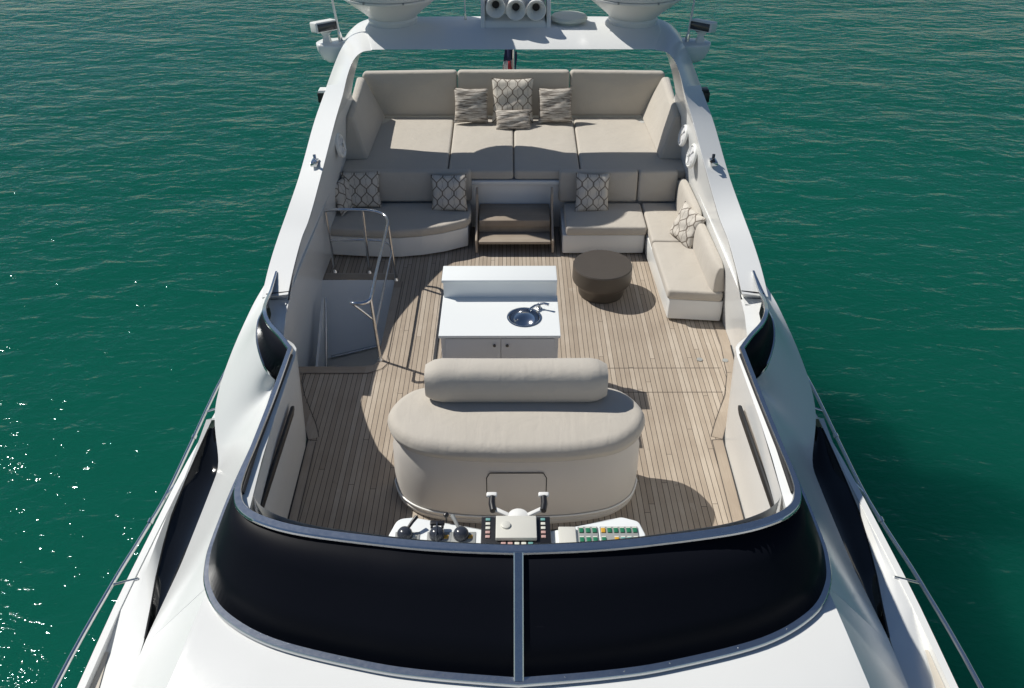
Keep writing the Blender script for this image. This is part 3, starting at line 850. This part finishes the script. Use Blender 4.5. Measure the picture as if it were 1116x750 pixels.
# ------------------------------------------------------------------ boarding steps
bs = thing('boarding_steps', 'two weathered teak steps climbing to the sunpad between the sofas', 'steps', (0, 10.9, 0))
m_ = MB(); m_.box((-.50, 10.83, .285), (.52, 11.37, .40), bev=.014); m_.build('tread', 'teak_step', bs)
m_ = MB(); m_.box((-.50, 10.55, .165), (.52, 10.84, .205), bev=.006); m_.build('tread', 'teak_step', bs)
m_ = MB(); m_.box((-.50, 10.865, .18), (.52, 10.885, .285)); m_.build('riser', 'teak_cross', bs)
for s in (-1, 1):
    xx = .01 + s * .545
    m_ = MB(); m_.poly_prism([(10.56, .02), (11.30, .02), (11.30, .70), (11.20, .74), (11.10, .68), (11.04, .45), (10.56, .22)], xx - .016, xx + .016)
    bmesh.ops.transform(m_.bm, matrix=Matrix(((0, 0, 1, 0), (1, 0, 0, 0), (0, 1, 0, 0), (0, 0, 0, 1))), verts=m_.bm.verts)
    m_.build('side_board', 'teak_board', bs, bevel=.008)

# ------------------------------------------------------------------ wet bar
wb = thing('wet_bar', 'white wet bar island with raised shelf and inset round sink', 'bar', (-.17, 7.8, 0))
bx0, bx1, byf, bys, byb = -.775, .452, 6.905, 7.61, 7.915
CZ, HZS = 1.14, 1.36
m_ = MB(); m_.box((bx0 + .02, byf + .03, .03), (bx1 - .02, byb - .02, CZ - .18), bev=.006); m_.box((bx0 + .02, byf + .03, CZ - .18), (bx0 + .05, byb - .03, CZ - .03)); m_.box((bx1 - .05, byf + .03, CZ - .18), (bx1 - .02, byb - .03, CZ - .03)); m_.box((bx0 + .05, byf + .03, CZ - .18), (bx1 - .05, byf + .055, CZ - .03)); m_.build('cabinet', 'cabinet', wb)
# counter with a round hole
m_ = MB()
scx, scy, sr = .091, 7.235, .158
N = 48
ring = [(scx + sr * math.cos(2 * math.pi * i / N), scy + sr * math.sin(2 * math.pi * i / N)) for i in range(N)]
def on_rect(i):
    a = 2 * math.pi * i / N; dx, dy = math.cos(a), math.sin(a)
    t = min([(bx1 - scx) / dx if dx > 1e-6 else 9e9, (bx0 - scx) / dx if dx < -1e-6 else 9e9, (bys + .05 - scy) / dy if dy > 1e-6 else 9e9, (byf - scy) / dy if dy < -1e-6 else 9e9])
    return (scx + dx * t, scy + dy * t)
outer = [on_rect(i) for i in range(N)]
for c in ((bx0, byf), (bx1, byf), (bx1, bys + .05), (bx0, bys + .05)):
    i = min(range(N), key=lambda j: (outer[j][0] - c[0]) ** 2 + (outer[j][1] - c[1]) ** 2); outer[i] = c
m_.rings([[(x, y, CZ - .03) for x, y in ring], [(x, y, CZ) for x, y in ring], [(x, y, CZ) for x, y in outer], [(x, y, CZ - .03) for x, y in outer]], True)
m_.build('counter', 'solid_white', wb, 25, bevel=.004)
m_ = MB(); m_.box((bx0 + .01, bys + .012, CZ - .03), (bx1 - .01, byb - .012, HZS - .035)); m_.build('upstand', 'solid_white', wb)
m_ = MB(); m_.box((bx0 - .005, bys, HZS - .035), (bx1 - .008, byb, HZS), bev=.006); m_.build('raised_shelf', 'solid_white', wb)
sk = MB(); prof = [(.178, CZ + .002), (.181, CZ + .007), (.172, CZ + .010), (.158, CZ + .004)] + [(.158 * math.cos(a), CZ - .13 * math.sin(a)) for a in [R(q) for q in (8, 20, 35, 50, 65, 78)]] + [(.022, CZ - .131)]
sk.lathe(prof, (scx, scy, 0), 48, None, False, True); sink = sk.build('sink', 'chrome', wb, 60)
m_ = MB(); m_.lathe([(.028, 0), (.028, .006), (.015, .008)], (scx, scy, CZ - .130), 20); m_.build('drain', 'dark_steel', sink)
fx_, fy_ = .25, 7.40
m_ = MB(); m_.lathe([(.030, 0), (.030, .010), (.020, .016), (.018, .05), (.022, .06), (.012, .066)], (fx_, fy_, CZ), 20); fa = m_.build('faucet', 'chrome', wb)
m_ = MB(); m_.tube([(fx_, fy_, CZ + .045), (fx_ - .045, fy_ - .035, CZ + .06), (fx_ - .09, fy_ - .07, CZ + .05), (fx_ - .10, fy_ - .08, CZ + .03)], .014, 10); m_.build('spout', 'chrome', fa)
m_ = MB(); m_.tube([(fx_, fy_, CZ + .06), (fx_ + .05, fy_ - .015, CZ + .075), (fx_ + .10, fy_ - .035, CZ + .07)], [.013, .013, .017], 10); m_.build('lever', 'chrome', fa)
for x0, x1, kx in ((-.71, -.153, -.215), (-.147, .395, -.085)):
    m_ = MB(); m_.box((x0, byf + .014, .08), (x1, byf + .028, CZ - .05), bev=.003); dr = m_.build('door', 'cabinet', wb)
    m_ = MB(); m_.lathe([(.008, 0), (.008, .012), (.016, .016), (.016, .024), (.008, .028)], (0, 0, 0), 14)
    bmesh.ops.transform(m_.bm, matrix=Matrix.Translation((kx, byf + .014, CZ - .12)) @ Euler((R(90), 0, 0)).to_matrix().to_4x4(), verts=m_.bm.verts)
    m_.build('knob', 'dark_steel', dr)

# ------------------------------------------------------------------ round coffee table
m_ = MB()
m_.lathe([(.0, .0), (.29, .0), (.30, .015), (.315, .12), (.345, .165), (.384, .21), (.39, .23), (.388, .415), (.378, .43), (.0, .432)], (0, 0, .005), 72, None, False, False)
ct = m_.build('coffee_table', 'taupe', None, 30)
ct.location = (1.155, 9.53, 0)
tag(ct, 'round dark taupe drum coffee table on the teak deck', 'table')

# ------------------------------------------------------------------ helm seat
hs = thing('helm_bench', 'wide beige helm bench with rounded ends and loose bolster backrest', 'bench', (0, 5.9, 0))
bo = [(-1.13, 6.45, .12), (-1.17, 6.0, .3), (-1.02, 5.60, .25), (-.62, 5.47), (0, 5.43), (.62, 5.47), (1.02, 5.60, .25), (1.17, 6.0, .3), (1.13, 6.45, .12)]
def super_outline(pts, per=8):
    P = spline([(p[0], p[1], 0) for p in pts], per)
    return [(p.x, p.y) for p in P]
half_o = [(0, 5.43), (.35, 5.44), (.65, 5.475), (.90, 5.55), (1.08, 5.69), (1.16, 5.86), (1.165, 5.96), (1.06, 6.18)]
o = super_outline(half_o)
o = [(-p[0], p[1]) for p in reversed(o)][:-1] + o
o = o[::-1]; o = o[::-1]
nr = poly_normals(o)
rg = [[Vector((p[0] - n[0] * q, p[1] - n[1] * q, z)) for p, n in zip(o, nr)] for q, z in ((.012, .0), (.0, .03), (.0, .10), (.012, .105), (.012, .12), (.004, .125), (.0, .3), (.01, .6), (.045, .74), (.06, .79))]
m_ = MB(); m_.rings(rg, True, True, True); hb = m_.build('base', 'vinyl', hs, 50)
m_ = MB(); m_.tube([Vector((p[0] + n[0] * .004, p[1] + n[1] * .004, .112)) for p, n in zip(o, nr)], .009, 8, closed=True); m_.build('white_piping', 'plastic_white', hb)
m_ = MB()
for z_, w_ in ((.5, 0),): 
    hp = []
    for (x, z) in ((-.27, .36), (-.27, .60), (-.24, .66), (.24, .66), (.27, .60), (.27, .36)):
        hp.append((x, 5.428 + .012 * (abs(x) / .35) + (.01 * (z - .3) / .3), z))
    m_.tube(hp, .005, 6)
m_.build('access_hatch', 'rubber', hb)
half_o = [(0, 5.415), (.35, 5.425), (.65, 5.46), (.90, 5.53), (1.08, 5.67), (1.175, 5.85), (1.18, 6.0), (1.08, 6.20), (.92, 6.32), (.6, 6.38)]
so_ = super_outline(half_o)
so_ = [(-p[0], p[1]) for p in reversed(so_)][:-1] + so_
m_ = MB(); m_.cushion(so_, .215, .095, .018, .2, matz(0, 0, .765)); m_.build('seat_cushion', 'fab_wr', hs, 70)
m_ = MB(); so_n = poly_normals(so_); m_.tube([Vector((p[0] - n[0] * .020, p[1] - n[1] * .020, .803)) for p, n in zip(so_, so_n)], .007, 8); m_.build('cushion_piping', 'vinyl', hs)
m_ = MB(); m_.tube([Vector((p[0] + n[0] * .002, p[1] + n[1] * .002, .06)) for p, n in zip(o, nr)], .006, 8, closed=True); m_.build('base_seam', 'vinyl', hs)
m_ = MB(); bw_ = .84
rg = []
for k_ in range(23):
    t = k_ / 22; x = -bw_ + 2 * bw_ * t
    e = min(t, 1 - t) * 22
    sc = {0: .72, 1: .93}.get(int(round(e)), 1.0)
    sag = .012 * math.sin(math.pi * t)
    ring_ = []
    for q in range(20):
        a = 2 * math.pi * q / 20
        cx_, cz_ = math.cos(a), math.sin(a)
        px_ = .168 * math.copysign(abs(cx_) ** .7, cx_); pz_ = .198 * math.copysign(abs(cz_) ** .7, cz_)
        ring_.append(Vector((x, 6.155 + px_ * sc, 1.165 + pz_ * sc - sag * .5 + .0)))
    rg.append(ring_)
m_.rings(rg, True, True, True); m_.build('bolster', 'fab_wr', hs, 60)

# ------------------------------------------------------------------ helm console
hc = thing('helm_console', 'white helm console with levers, radio and switch panels behind windscreen', 'console', (0, 4.3, 0))
DZ = 1.15
do = [(-.965, 4.06, .03), (.94, 4.06, .03), (.96, 4.30), (.925, 4.43, .06), (.80, 4.475, .08), (.27, 4.345), (-.25, 4.35), (-.80, 4.475), (-.92, 4.46, .10), (-.97, 4.30, .06)]
m_ = MB(); m_.cushion(do, .10, .012, 0, .03, matz(0, 0, DZ - .10)); m_.build('dash_top', 'solid_white', hc, 50)
m_ = MB(); m_.poly_prism([(-.9, 4.06), (.88, 4.06), (.88, 4.36), (.26, 4.28), (-.24, 4.28), (-.9, 4.38)], .0, DZ - .10); m_.build('pedestal', 'gel', hc)
def lever(x, y, ang, kind):
    m = MB(); m.box((x - .075, y - .10, DZ), (x + .11, y + .02, DZ + .006), bev=.002); pl = m.build('lever_plate', 'grey_plate', hc)
    m = MB(); m.box((x + .052, y - .045, DZ + .006), (x + .085, y - .015, DZ + .012)); m.build('button', 'yellow' if kind != 0 else 'cream_btn', pl)
    m = MB(); m.lathe([(.058, .0), (.06, .015), (.056, .04), (.042, .062), (.02, .073)], (x, y - .02, DZ + .006), 24, None, False, True)
    if kind == 1: m.box((x - .006, y - .09, DZ + .03), (x + .006, y + .05, DZ + .085), bev=.003)
    hb_ = m.build('lever_housing', 'ball', hc)
    m = MB()
    if kind == 1:
        m.box((x - .055, y + .035, DZ + .05), (x + .055, y + .075, DZ + .075), bev=.008)
        m.box((x - .05, y + .01, DZ + .05), (x - .03, y + .05, DZ + .065), bev=.003); m.box((x + .03, y + .01, DZ + .05), (x + .05, y + .05, DZ + .065), bev=.003)
    else:
        dx, dy = math.sin(ang), math.cos(ang)
        m.tube([(x + dx * .03, y - .02 + dy * .03, DZ + .055), (x + dx * .09, y - .02 + dy * .09, DZ + .085), (x + dx * .14, y - .02 + dy * .14, DZ + .10)], [.012, .014, .016], 10)
    m.build('lever_arm', 'blk' if kind != 2 else 'grey_plate', hb_)
lever(-.845, 4.30, R(38), 0); lever(-.605, 4.30, 0, 1); lever(-.425, 4.30, R(-30), 2)
m_ = MB(); m_.tube([(-.545, 4.435, DZ - .01), (-.545, 4.44, DZ + .05)], .007, 8); m_.lathe([(.004, -.022), (.018, -.014), (.022, 0), (.018, .014), (.004, .022)], (-.545, 4.44, DZ + .06), 16); m_.build('throttle_knob', 'blk', hc)
# radio unit
m_ = MB(); m_.box((-.275, 4.08, DZ), (.245, 4.43, DZ + .05), bev=.006); rd_ = m_.build('radio_unit', 'blk', hc)
m_ = MB(); m_.box((-.165, 4.19, DZ + .05), (.14, 4.41, DZ + .085), bev=.006); m_.build('radio_cover', 'cream_plastic', rd_)
m_ = MB(); m_.lathe([(.035, 0), (.035, .012), (.026, .016)], (-.09, 4.31, DZ + .085), 24); m_.build('radio_dial', 'cream_plastic', rd_)
for i, nm in enumerate(('teal_btn', 'cream_btn', 'cream_btn', 'pink', 'pink')):
    for x in (-.225, .19):
        m_ = MB(); m_.box((x - .017, 4.385 - i * .042, DZ + .05), (x + .017, 4.41 - i * .042, DZ + .058), bev=.002); m_.build('radio_button', nm, rd_)
for i, nm in enumerate(('pink', 'pink', 'cream_btn', 'cream_btn', 'teal_btn')):
    m_ = MB(); m_.box((-.125 + i * .05, 4.145, DZ + .05), (-.09 + i * .05, 4.175, DZ + .058), bev=.002); m_.build('radio_button', nm, rd_)
# right-hand switch panels
m_ = MB(); m_.box((.305, 4.10, DZ), (.435, 4.35, DZ + .03), bev=.006); m_.build('instrument_cover', 'cream_plastic', hc)
for (x0, x1, n) in ((.452, .602, 3), (.618, .905, 6)):
    m_ = MB(); m_.box((x0, 4.10, DZ), (x1, 4.365, DZ + .012), bev=.003); pn = m_.build('switch_panel', 'grey_plate', hc)
    for i in range(n):
        cx_ = x0 + (x1 - x0) * (i + .5) / n
        for j, yy in enumerate((4.325, 4.235)):
            if n == 6 and j == 1 and i in (1,): continue
            mt = 'green'
            if n == 6 and (i, j) in ((0, 0), (2, 1)): mt = 'yellow'
            elif n == 6 and j == 1 and i > 2: mt = 'teal_btn'
            m_ = MB(); m_.box((cx_ - .016, yy - .024, DZ + .012), (cx_ + .016, yy + .018, DZ + .022), bev=.003); sw_ = m_.build('switch', mt, pn)
            m_ = MB(); m_.box((cx_ - .016, yy + .022, DZ + .012), (cx_ + .016, yy + .032, DZ + .016)); m_.build('switch_label', 'cream_btn', pn)
# steering wheel
sw = thing('steering_wheel', 'white two spoke steering wheel with black grips at the console', 'steering wheel', (0.0, 4.56, 1.10))
m_ = MB(); m_.lathe([(.085, 0), (.095, .02), (.08, .05), (.045, .065), (.0, .068)], (0.005, 4.50, 1.08), 32, None, True, False); m_.build('hub', 'plastic_white', sw, 40)
for s in (-1, 1):
    m_ = MB(); m_.box((.0, -.018, -.012), (.16, .018, .012), Matrix.Translation((.005 + s * .07, 4.515, 1.12)) @ Euler((0, R(-4), R(28) if s > 0 else R(180 - 28))).to_matrix().to_4x4(), .008); m_.build('spoke', 'plastic_white', sw)
    gx, gy = .005 + s * .205, 4.60
    m_ = MB(); m_.tube([(gx - s * .012, gy - .05, 1.135), (gx, gy + .02, 1.14), (gx - s * .002, gy + .085, 1.15)], [.026, .027, .024], 12); gr = m_.build('grip', 'blk', sw)
    m_ = MB(); m_.box((gx - .045, gy + .08, 1.14), (gx + .04, gy + .125, 1.17), bev=.012); m_.build('grip_cap', 'plastic_white', gr)

# ------------------------------------------------------------------ throw pillows
def pillow(loc, w_, h_, t_, rot, mat, label, group, name='throw_pillow'):
    N = 18
    m = MB()
    def P(i, j, sgn):
        u = -1 + 2 * i / N; v = -1 + 2 * j / N
        pinch = 1 - .075 * (1 - v * v) * abs(u) ** 3; pinch2 = 1 - .075 * (1 - u * u) * abs(v) ** 3
        k_ = max(0, (1 - u ** 4)) ** .5 * max(0, (1 - v ** 4)) ** .5
        wr = .010 * math.sin(5 * u + 3 * v + loc[0] * 9) * k_ + .007 * math.sin(9 * v - 4 * u + loc[1] * 5) * k_
        return Vector((u * w_ / 2 * pinch, v * h_ / 2 * pinch2, sgn * (t_ / 2 * k_ * (1 - .12 * (u * u + v * v))) + wr + .001 * sgn))
    for sgn in (1, -1):
        m.rings([[P(i, j, sgn) for i in range(N + 1)] for j in range(N + 1)], False)
    bmesh.ops.remove_doubles(m.bm, verts=m.bm.verts, dist=.0035)
    o = m.build(name, mat, None, 75)
    o.location = loc; o.rotation_euler = rot
    tag(o, label, 'pillow', group)
    return o
GP = 'throw pillows on the seats'
pillow((-.68, 13.33, 1.18), .56, .56, .17, (R(66), R(2), R(3)), 'stripes', 'square brown and cream streaked pillow at the left end of the sunpad row', GP)
pillow((-.01, 13.40, 1.24), .68, .70, .19, (R(68), 0, 0), 'trellis', 'large trellis patterned pillow in the middle of the sunpad back', GP)
pillow((.68, 13.33, 1.18), .56, .56, .17, (R(66), R(-2), R(-4)), 'stripes', 'square brown and cream streaked pillow at the right end of the sunpad row', GP)
pillow((.0, 13.10, 1.03), .58, .34, .15, (R(50), 0, R(3)), 'stripes', 'small oblong streaked pillow lying in front of the large trellis one', GP)
pillow((-2.20, 11.16, .72), .56, .53, .16, (R(72), 0, R(4)), 'trellis', 'trellis pillow facing forward on the left sofa nearest the stair railing', GP)
pillow((-2.42, 11.05, .70), .46, .48, .13, (R(74), 0, R(66)), 'trellis', 'trellis pillow seen edge on, wedged between sofa end and white wall', GP)
pillow((-.93, 11.10, .70), .53, .53, .17, (R(68), R(-3), R(-5)), 'trellis', 'trellis pillow on the left sofa, the one next to the teak steps', GP)
pillow((1.13, 11.10, .70), .50, .56, .17, (R(68), R(3), R(4)), 'trellis', 'trellis pillow leaning on the corner sofa back near the teak steps', GP)
pillow((2.33, 10.12, .68), .50, .50, .16, (R(70), R(4), R(-66)), 'trellis', 'tilted trellis pillow against the side back of the corner sofa', GP)

# ------------------------------------------------------------------ gear on the arch
def radome(x, label):
    t = thing('satellite_dome', label, 'satellite dome', (x, 12.46, 2.755), 'satellite domes on the arch')
    m = MB(); m.lathe([(.335, -.045), (.345, .0), (.350, .025), (.335, .05), (.345, .06)], (x, 12.46, 2.755), 56); m.build('mount_ring', 'dome', t, 30)
    m = MB(); m.lathe([(.335, .055), (.42, .13), (.60, .27), (.68, .33), (.695, .345), (.70, .37), (.685, .378)], (x, 12.46, 2.755), 56, None, True, False); m.build('lower_shell', 'dome', t, 30)
    m = MB(); m.lathe([(.685, .380), (.70, .386), (.715, .50), (.715, .95)] + [(.715 * math.cos(R(a)), .95 + .66 * math.sin(R(a))) for a in (15, 30, 45, 60, 75, 88)], (x, 12.46, 2.755), 56, None, True, True); m.build('upper_shell', 'dome', t, 40)
    for a in range(8):
        q = R(a * 45 + 20)
        m = MB(); m.box((-.012, -.008, -.012), (.012, .012, .012), Matrix.Translation((x + .70 * math.cos(q), 12.46 + .70 * math.sin(q), 3.121))); m.build('shell_latch', 'grey_plate', t)
radome(-1.72, 'large white satellite dome on the left half of the arch')
radome(1.70, 'large white satellite dome on the right half of the arch')

hn = thing('horn_cluster', 'three white trumpet horns on a white mast base over the arch', 'horn', (0.03, 12.4, 2.71))
m_ = MB(); m_.rings([[(-.46, 12.14, 2.70), (.50, 12.14, 2.70), (.50, 12.70, 2.70), (-.46, 12.70, 2.70)], [(-.40, 12.20, 2.80), (.44, 12.20, 2.80), (.46, 12.72, 2.80), (-.42, 12.72, 2.80)], [(-.40, 12.36, 2.84), (.44, 12.36, 2.84), (.46, 12.74, 2.84), (-.42, 12.74, 2.84)], [(-.38, 12.44, 3.7), (.42, 12.44, 3.7), (.42, 12.80, 3.7), (-.38, 12.80, 3.7)]], True, True, True)
m_.build('mast_base', 'gel', hn, 25, bevel=.02)
for s in (-1, 1):
    m_ = MB(); m_.poly_prism([(12.12, 2.70), (12.66, 2.70), (12.70, 3.55), (12.40, 3.5), (12.30, 3.0)], .03 + s * .46 - .03, .03 + s * .46 + .03)
    bmesh.ops.transform(m_.bm, matrix=Matrix(((0, 0, 1, 0), (1, 0, 0, 0), (0, 1, 0, 0), (0, 0, 0, 1))), verts=m_.bm.verts)
    m_.build('side_cheek', 'gel', hn, bevel=.012)
for x, z, y in ((-.25, 3.0, 12.10), (.03, 2.98, 12.05), (.31, 2.965, 12.10)):
    m_ = MB()
    prof = [(.115, .42), (.115, .12), (.125, .05), (.137, .01), (.137, .0), (.130, -.004), (.105, .03), (.07, .09), (.052, .14), (.048, .30)]
    m_.lathe([(r, zz) for r, zz in prof], (0, 0, 0), 40, None, True, True)
    bmesh.ops.transform(m_.bm, matrix=Matrix.Translation((x, y, z)) @ Euler((R(-90 + 4), 0, 0)).to_matrix().to_4x4(), verts=m_.bm.verts)
    tr = m_.build('trumpet', 'plastic_white', hn, 40)
    m_ = MB(); m_.lathe([(.0505, .0), (.0495, .01)], (0, 0, .135), 24)
    bmesh.ops.transform(m_.bm, matrix=Matrix.Translation((x, y, z)) @ Euler((R(-90 + 4), 0, 0)).to_matrix().to_4x4(), verts=m_.bm.verts)
    m_.build('throat', 'dark_in', tr)

m_ = MB(); m_.lathe([(.17, 0), (.18, .03), (.255, .05), (.262, .075), (.245, .105), (.15, .125), (.0, .13)], (0, 0, 0), 48, None, True, False)
gp = m_.build('receiver_dome', 'gps', None, 40); gp.location = (.79, 12.42, 2.715)
tag(gp, 'low round off white receiver disc on the arch beside the horns', 'antenna')

def antenna(base, tip, r, label, grp='whip antennas'):
    t = thing('whip_antenna', label, 'antenna', base, grp)
    b = Vector(base); d_ = Vector(tip) - b
    m = MB(); m.tube([b, b + d_ * .03, b + d_ * .06], [r * 1.9, r * 1.9, r * 1.3], 10); m.build('ferrule', 'chrome', t)
    m = MB(); m.tube([b + d_ * .05, b + d_ * .5, b + d_], [r, r * .8, r * .4], 8); m.build('whip', 'plastic_white', t)
antenna((-2.47, 12.3, 2.50), (-2.68, 12.35, 4.6), .017, 'thin white whip antenna leaning beside the left floodlight')
antenna((2.48, 12.3, 2.47), (2.62, 12.35, 4.6), .017, 'thin grey whip antenna beside the right floodlight')
antenna((-.69, 12.55, 2.72), (-.73, 12.6, 4.2), .009, 'slim short antenna on the arch left of the horns')

def flood(s, label):
    t = thing('floodlight', label, 'floodlight', (s * 2.7, 12.3, 2.4), 'floodlights on the arch wings')
    m = MB()
    o = [(2.36, 12.08), (2.60, 12.10), (2.78, 12.14, .08), (2.83, 12.28, .10), (2.76, 12.46, .08), (2.40, 12.52)]
    pts = [(s * p[0], *p[1:]) for p in o]
    if s < 0: pts = pts[::-1]
    rp = round_poly(pts, .03)
    cx_ = sum(p[0] for p in rp) / len(rp); cy_ = sum(p[1] for p in rp) / len(rp)
    rg = []
    for f, z, dx in ((.55, 2.22, -.05), (.80, 2.28, -.02), (.95, 2.38, 0), (1.0, 2.46, 0), (.98, 2.485, 0), (.93, 2.492, 0)):
        rg.append([Vector((cx_ + (p[0] - cx_) * f + s * dx, cy_ + (p[1] - cy_) * f, z)) for p in rp])
    m.rings(rg, True, True, True); m.build('wing_bracket', 'gel', t, 50)
    m = MB(); m.rings([[(s * 2.60, 12.22, 2.48), (s * 2.72, 12.22, 2.48), (s * 2.72, 12.34, 2.48), (s * 2.60, 12.34, 2.48)], [(s * 2.63, 12.24, 2.58), (s * 2.70, 12.24, 2.58), (s * 2.70, 12.33, 2.58), (s * 2.63, 12.33, 2.58)], [(s * 2.58, 12.22, 2.64), (s * 2.74, 12.22, 2.64), (s * 2.74, 12.36, 2.64), (s * 2.58, 12.36, 2.64)]], True, True, True); m.build('stem', 'plastic_white', t, 20)
    q = Matrix.Translation((s * 2.68, 12.28, 2.71)) @ Euler((R(-8), 0, s * R(38) * -1)).to_matrix().to_4x4()
    m = MB(); m.box((-.17, -.10, -.07), (.17, .10, .075), q, .02); hd = m.build('lamp_head', 'plastic_white', t)
    m = MB(); m.box((-.145, -.112, -.052), (.145, -.098, .05), q, .003); m.build('lamp_lens', 'glass_lens', hd)
flood(-1, 'sunlit white floodlight on the left wing of the arch'); flood(1, 'white floodlight with black face on the shaded right wing of the arch')
for s, lab in ((-1, 'small black side light outside the left arch leg'), (1, 'small black side light outside the right arch leg')):
    t = thing('side_light', lab, 'light', (s * 2.72, 11.62, 1.98), 'side lights on the arch legs')
    m_ = MB(); m_.box((s * 2.60 - .05, 11.55, 2.0), (s * 2.60 + .12 * s, 11.70, 2.04), bev=.01) if s > 0 else m_.box((-2.72, 11.55, 2.0), (-2.55, 11.70, 2.04), bev=.01); m_.build('cap', 'plastic_white' if s < 0 else 'blk', t)
    m_ = MB(); m_.box((min(s * 2.62, s * 2.74), 11.56, 1.86), (max(s * 2.62, s * 2.74), 11.68, 2.0), bev=.008); m_.build('lamp_body', 'blk', t)

# small chrome fittings on the fins
for s, lab in ((-1, 'small chrome deck fitting on the left white fin'), (1, 'small chrome deck fitting on the right white fin')):
    t = thing('fin_fitting', lab, 'fitting', (s * 2.56, 10.2, 1.66), 'chrome fittings on the fins')
    m_ = MB(); m_.box((s * 2.57 - .045, 10.10, 1.54), (s * 2.57 + .045, 10.26, 1.60), bev=.012); m_.build('base_plate', 'chrome', t)
    m_ = MB(); m_.tube([(s * 2.57, 10.14, 1.595), (s * 2.55, 10.10, 1.64), (s * 2.51, 10.06, 1.625)], .018, 8); m_.tube([(s * 2.57, 10.22, 1.595), (s * 2.58, 10.25, 1.65)], .02, 8); m_.build('claw', 'chrome' if s < 0 else 'dark_steel', t)

# speakers on the inner faces of the fins
def speaker(s, y, z, r, label):
    x = 2.425 - (y - 10.5) * .02
    t = thing('speaker', label, 'speaker', (s * x, y, z), 'white marine speakers')
    q = Matrix.Translation((s * x, y, z)) @ Euler((0, s * R(-78), s * R(2))).to_matrix().to_4x4()
    m = MB(); m.lathe([(r, 0), (r, .03), (r * .88, .045), (r * .80, .04), (r * .76, .03)], (0, 0, 0), 40, None, False, False); bmesh.ops.transform(m.bm, matrix=q, verts=m.bm.verts); m.build('ring', 'plastic_white', t, 40)
    m = MB(); m.lathe([(r * .77, .03), (r * .5, .042), (.0, .05)], (0, 0, 0), 32, None, True, False)
    for k_ in range(5):
        a = k_ * math.pi * 2 / 5; m.box((-r * .78, -.008, .044), (0, .008, .054), Euler((0, 0, a)).to_matrix().to_4x4())
    bmesh.ops.transform(m.bm, matrix=q, verts=m.bm.verts); m.build('grille', 'cabinet', t, 30)
    m = MB(); m.lathe([(r * .16, .05), (r * .16, .058), (.0, .06)], (0, 0, 0), 16, None, False, False); bmesh.ops.transform(m.bm, matrix=q, verts=m.bm.verts); m.build('tweeter', 'grey_plate', t, 30)
speaker(-1, 11.05, 1.44, .17, 'round white speaker on the inner face of the shaded left fin')
speaker(1, 11.35, 1.46, .155, 'round white speaker on the right fin, the one nearer the arch')
speaker(1, 10.72, 1.42, .165, 'round white speaker on the right fin, the one nearer the windscreen')

# ensign at the stern
fl = thing('ensign', 'furled striped ensign hanging from a stern pole behind the sunpad', 'flag', (0, 14.3, 1.1))
m_ = MB(); m_.tube([(0.0, 14.25, .5), (0.0, 14.32, 1.4), (0.0, 14.40, 2.5)], .022, 10); m_.build('pole', 'chrome', fl)
rg = []
for k_ in range(15):
    t = k_ / 14; z = 2.35 - 1.15 * t
    wd = .05 + .14 * t
    rg.append([Vector((-.02 - wd * u, 14.36 + .035 * math.sin(7 * u + 4 * t) - .1 * t * .5, z - .05 * u * t)) for u in [i / 8 for i in range(9)]])
cut = 9
m_ = MB(); m_.rings(rg[:cut + 1], False); m_.build('canton', 'navy', fl, 180, solid=.004)
m_ = MB(); m_.rings(rg[cut:], False); fo = m_.build('cloth', 'flag', fl, 180, solid=.004)
m_ = MB(); m_.rings([[Vector((.03, 14.36, 1.75 - .06 * i)), Vector((.06 + .01 * math.sin(i), 14.38, 1.74 - .06 * i))] for i in range(8)], False); m_.build('loose_edge', 'navy', fl, 180, solid=.004)
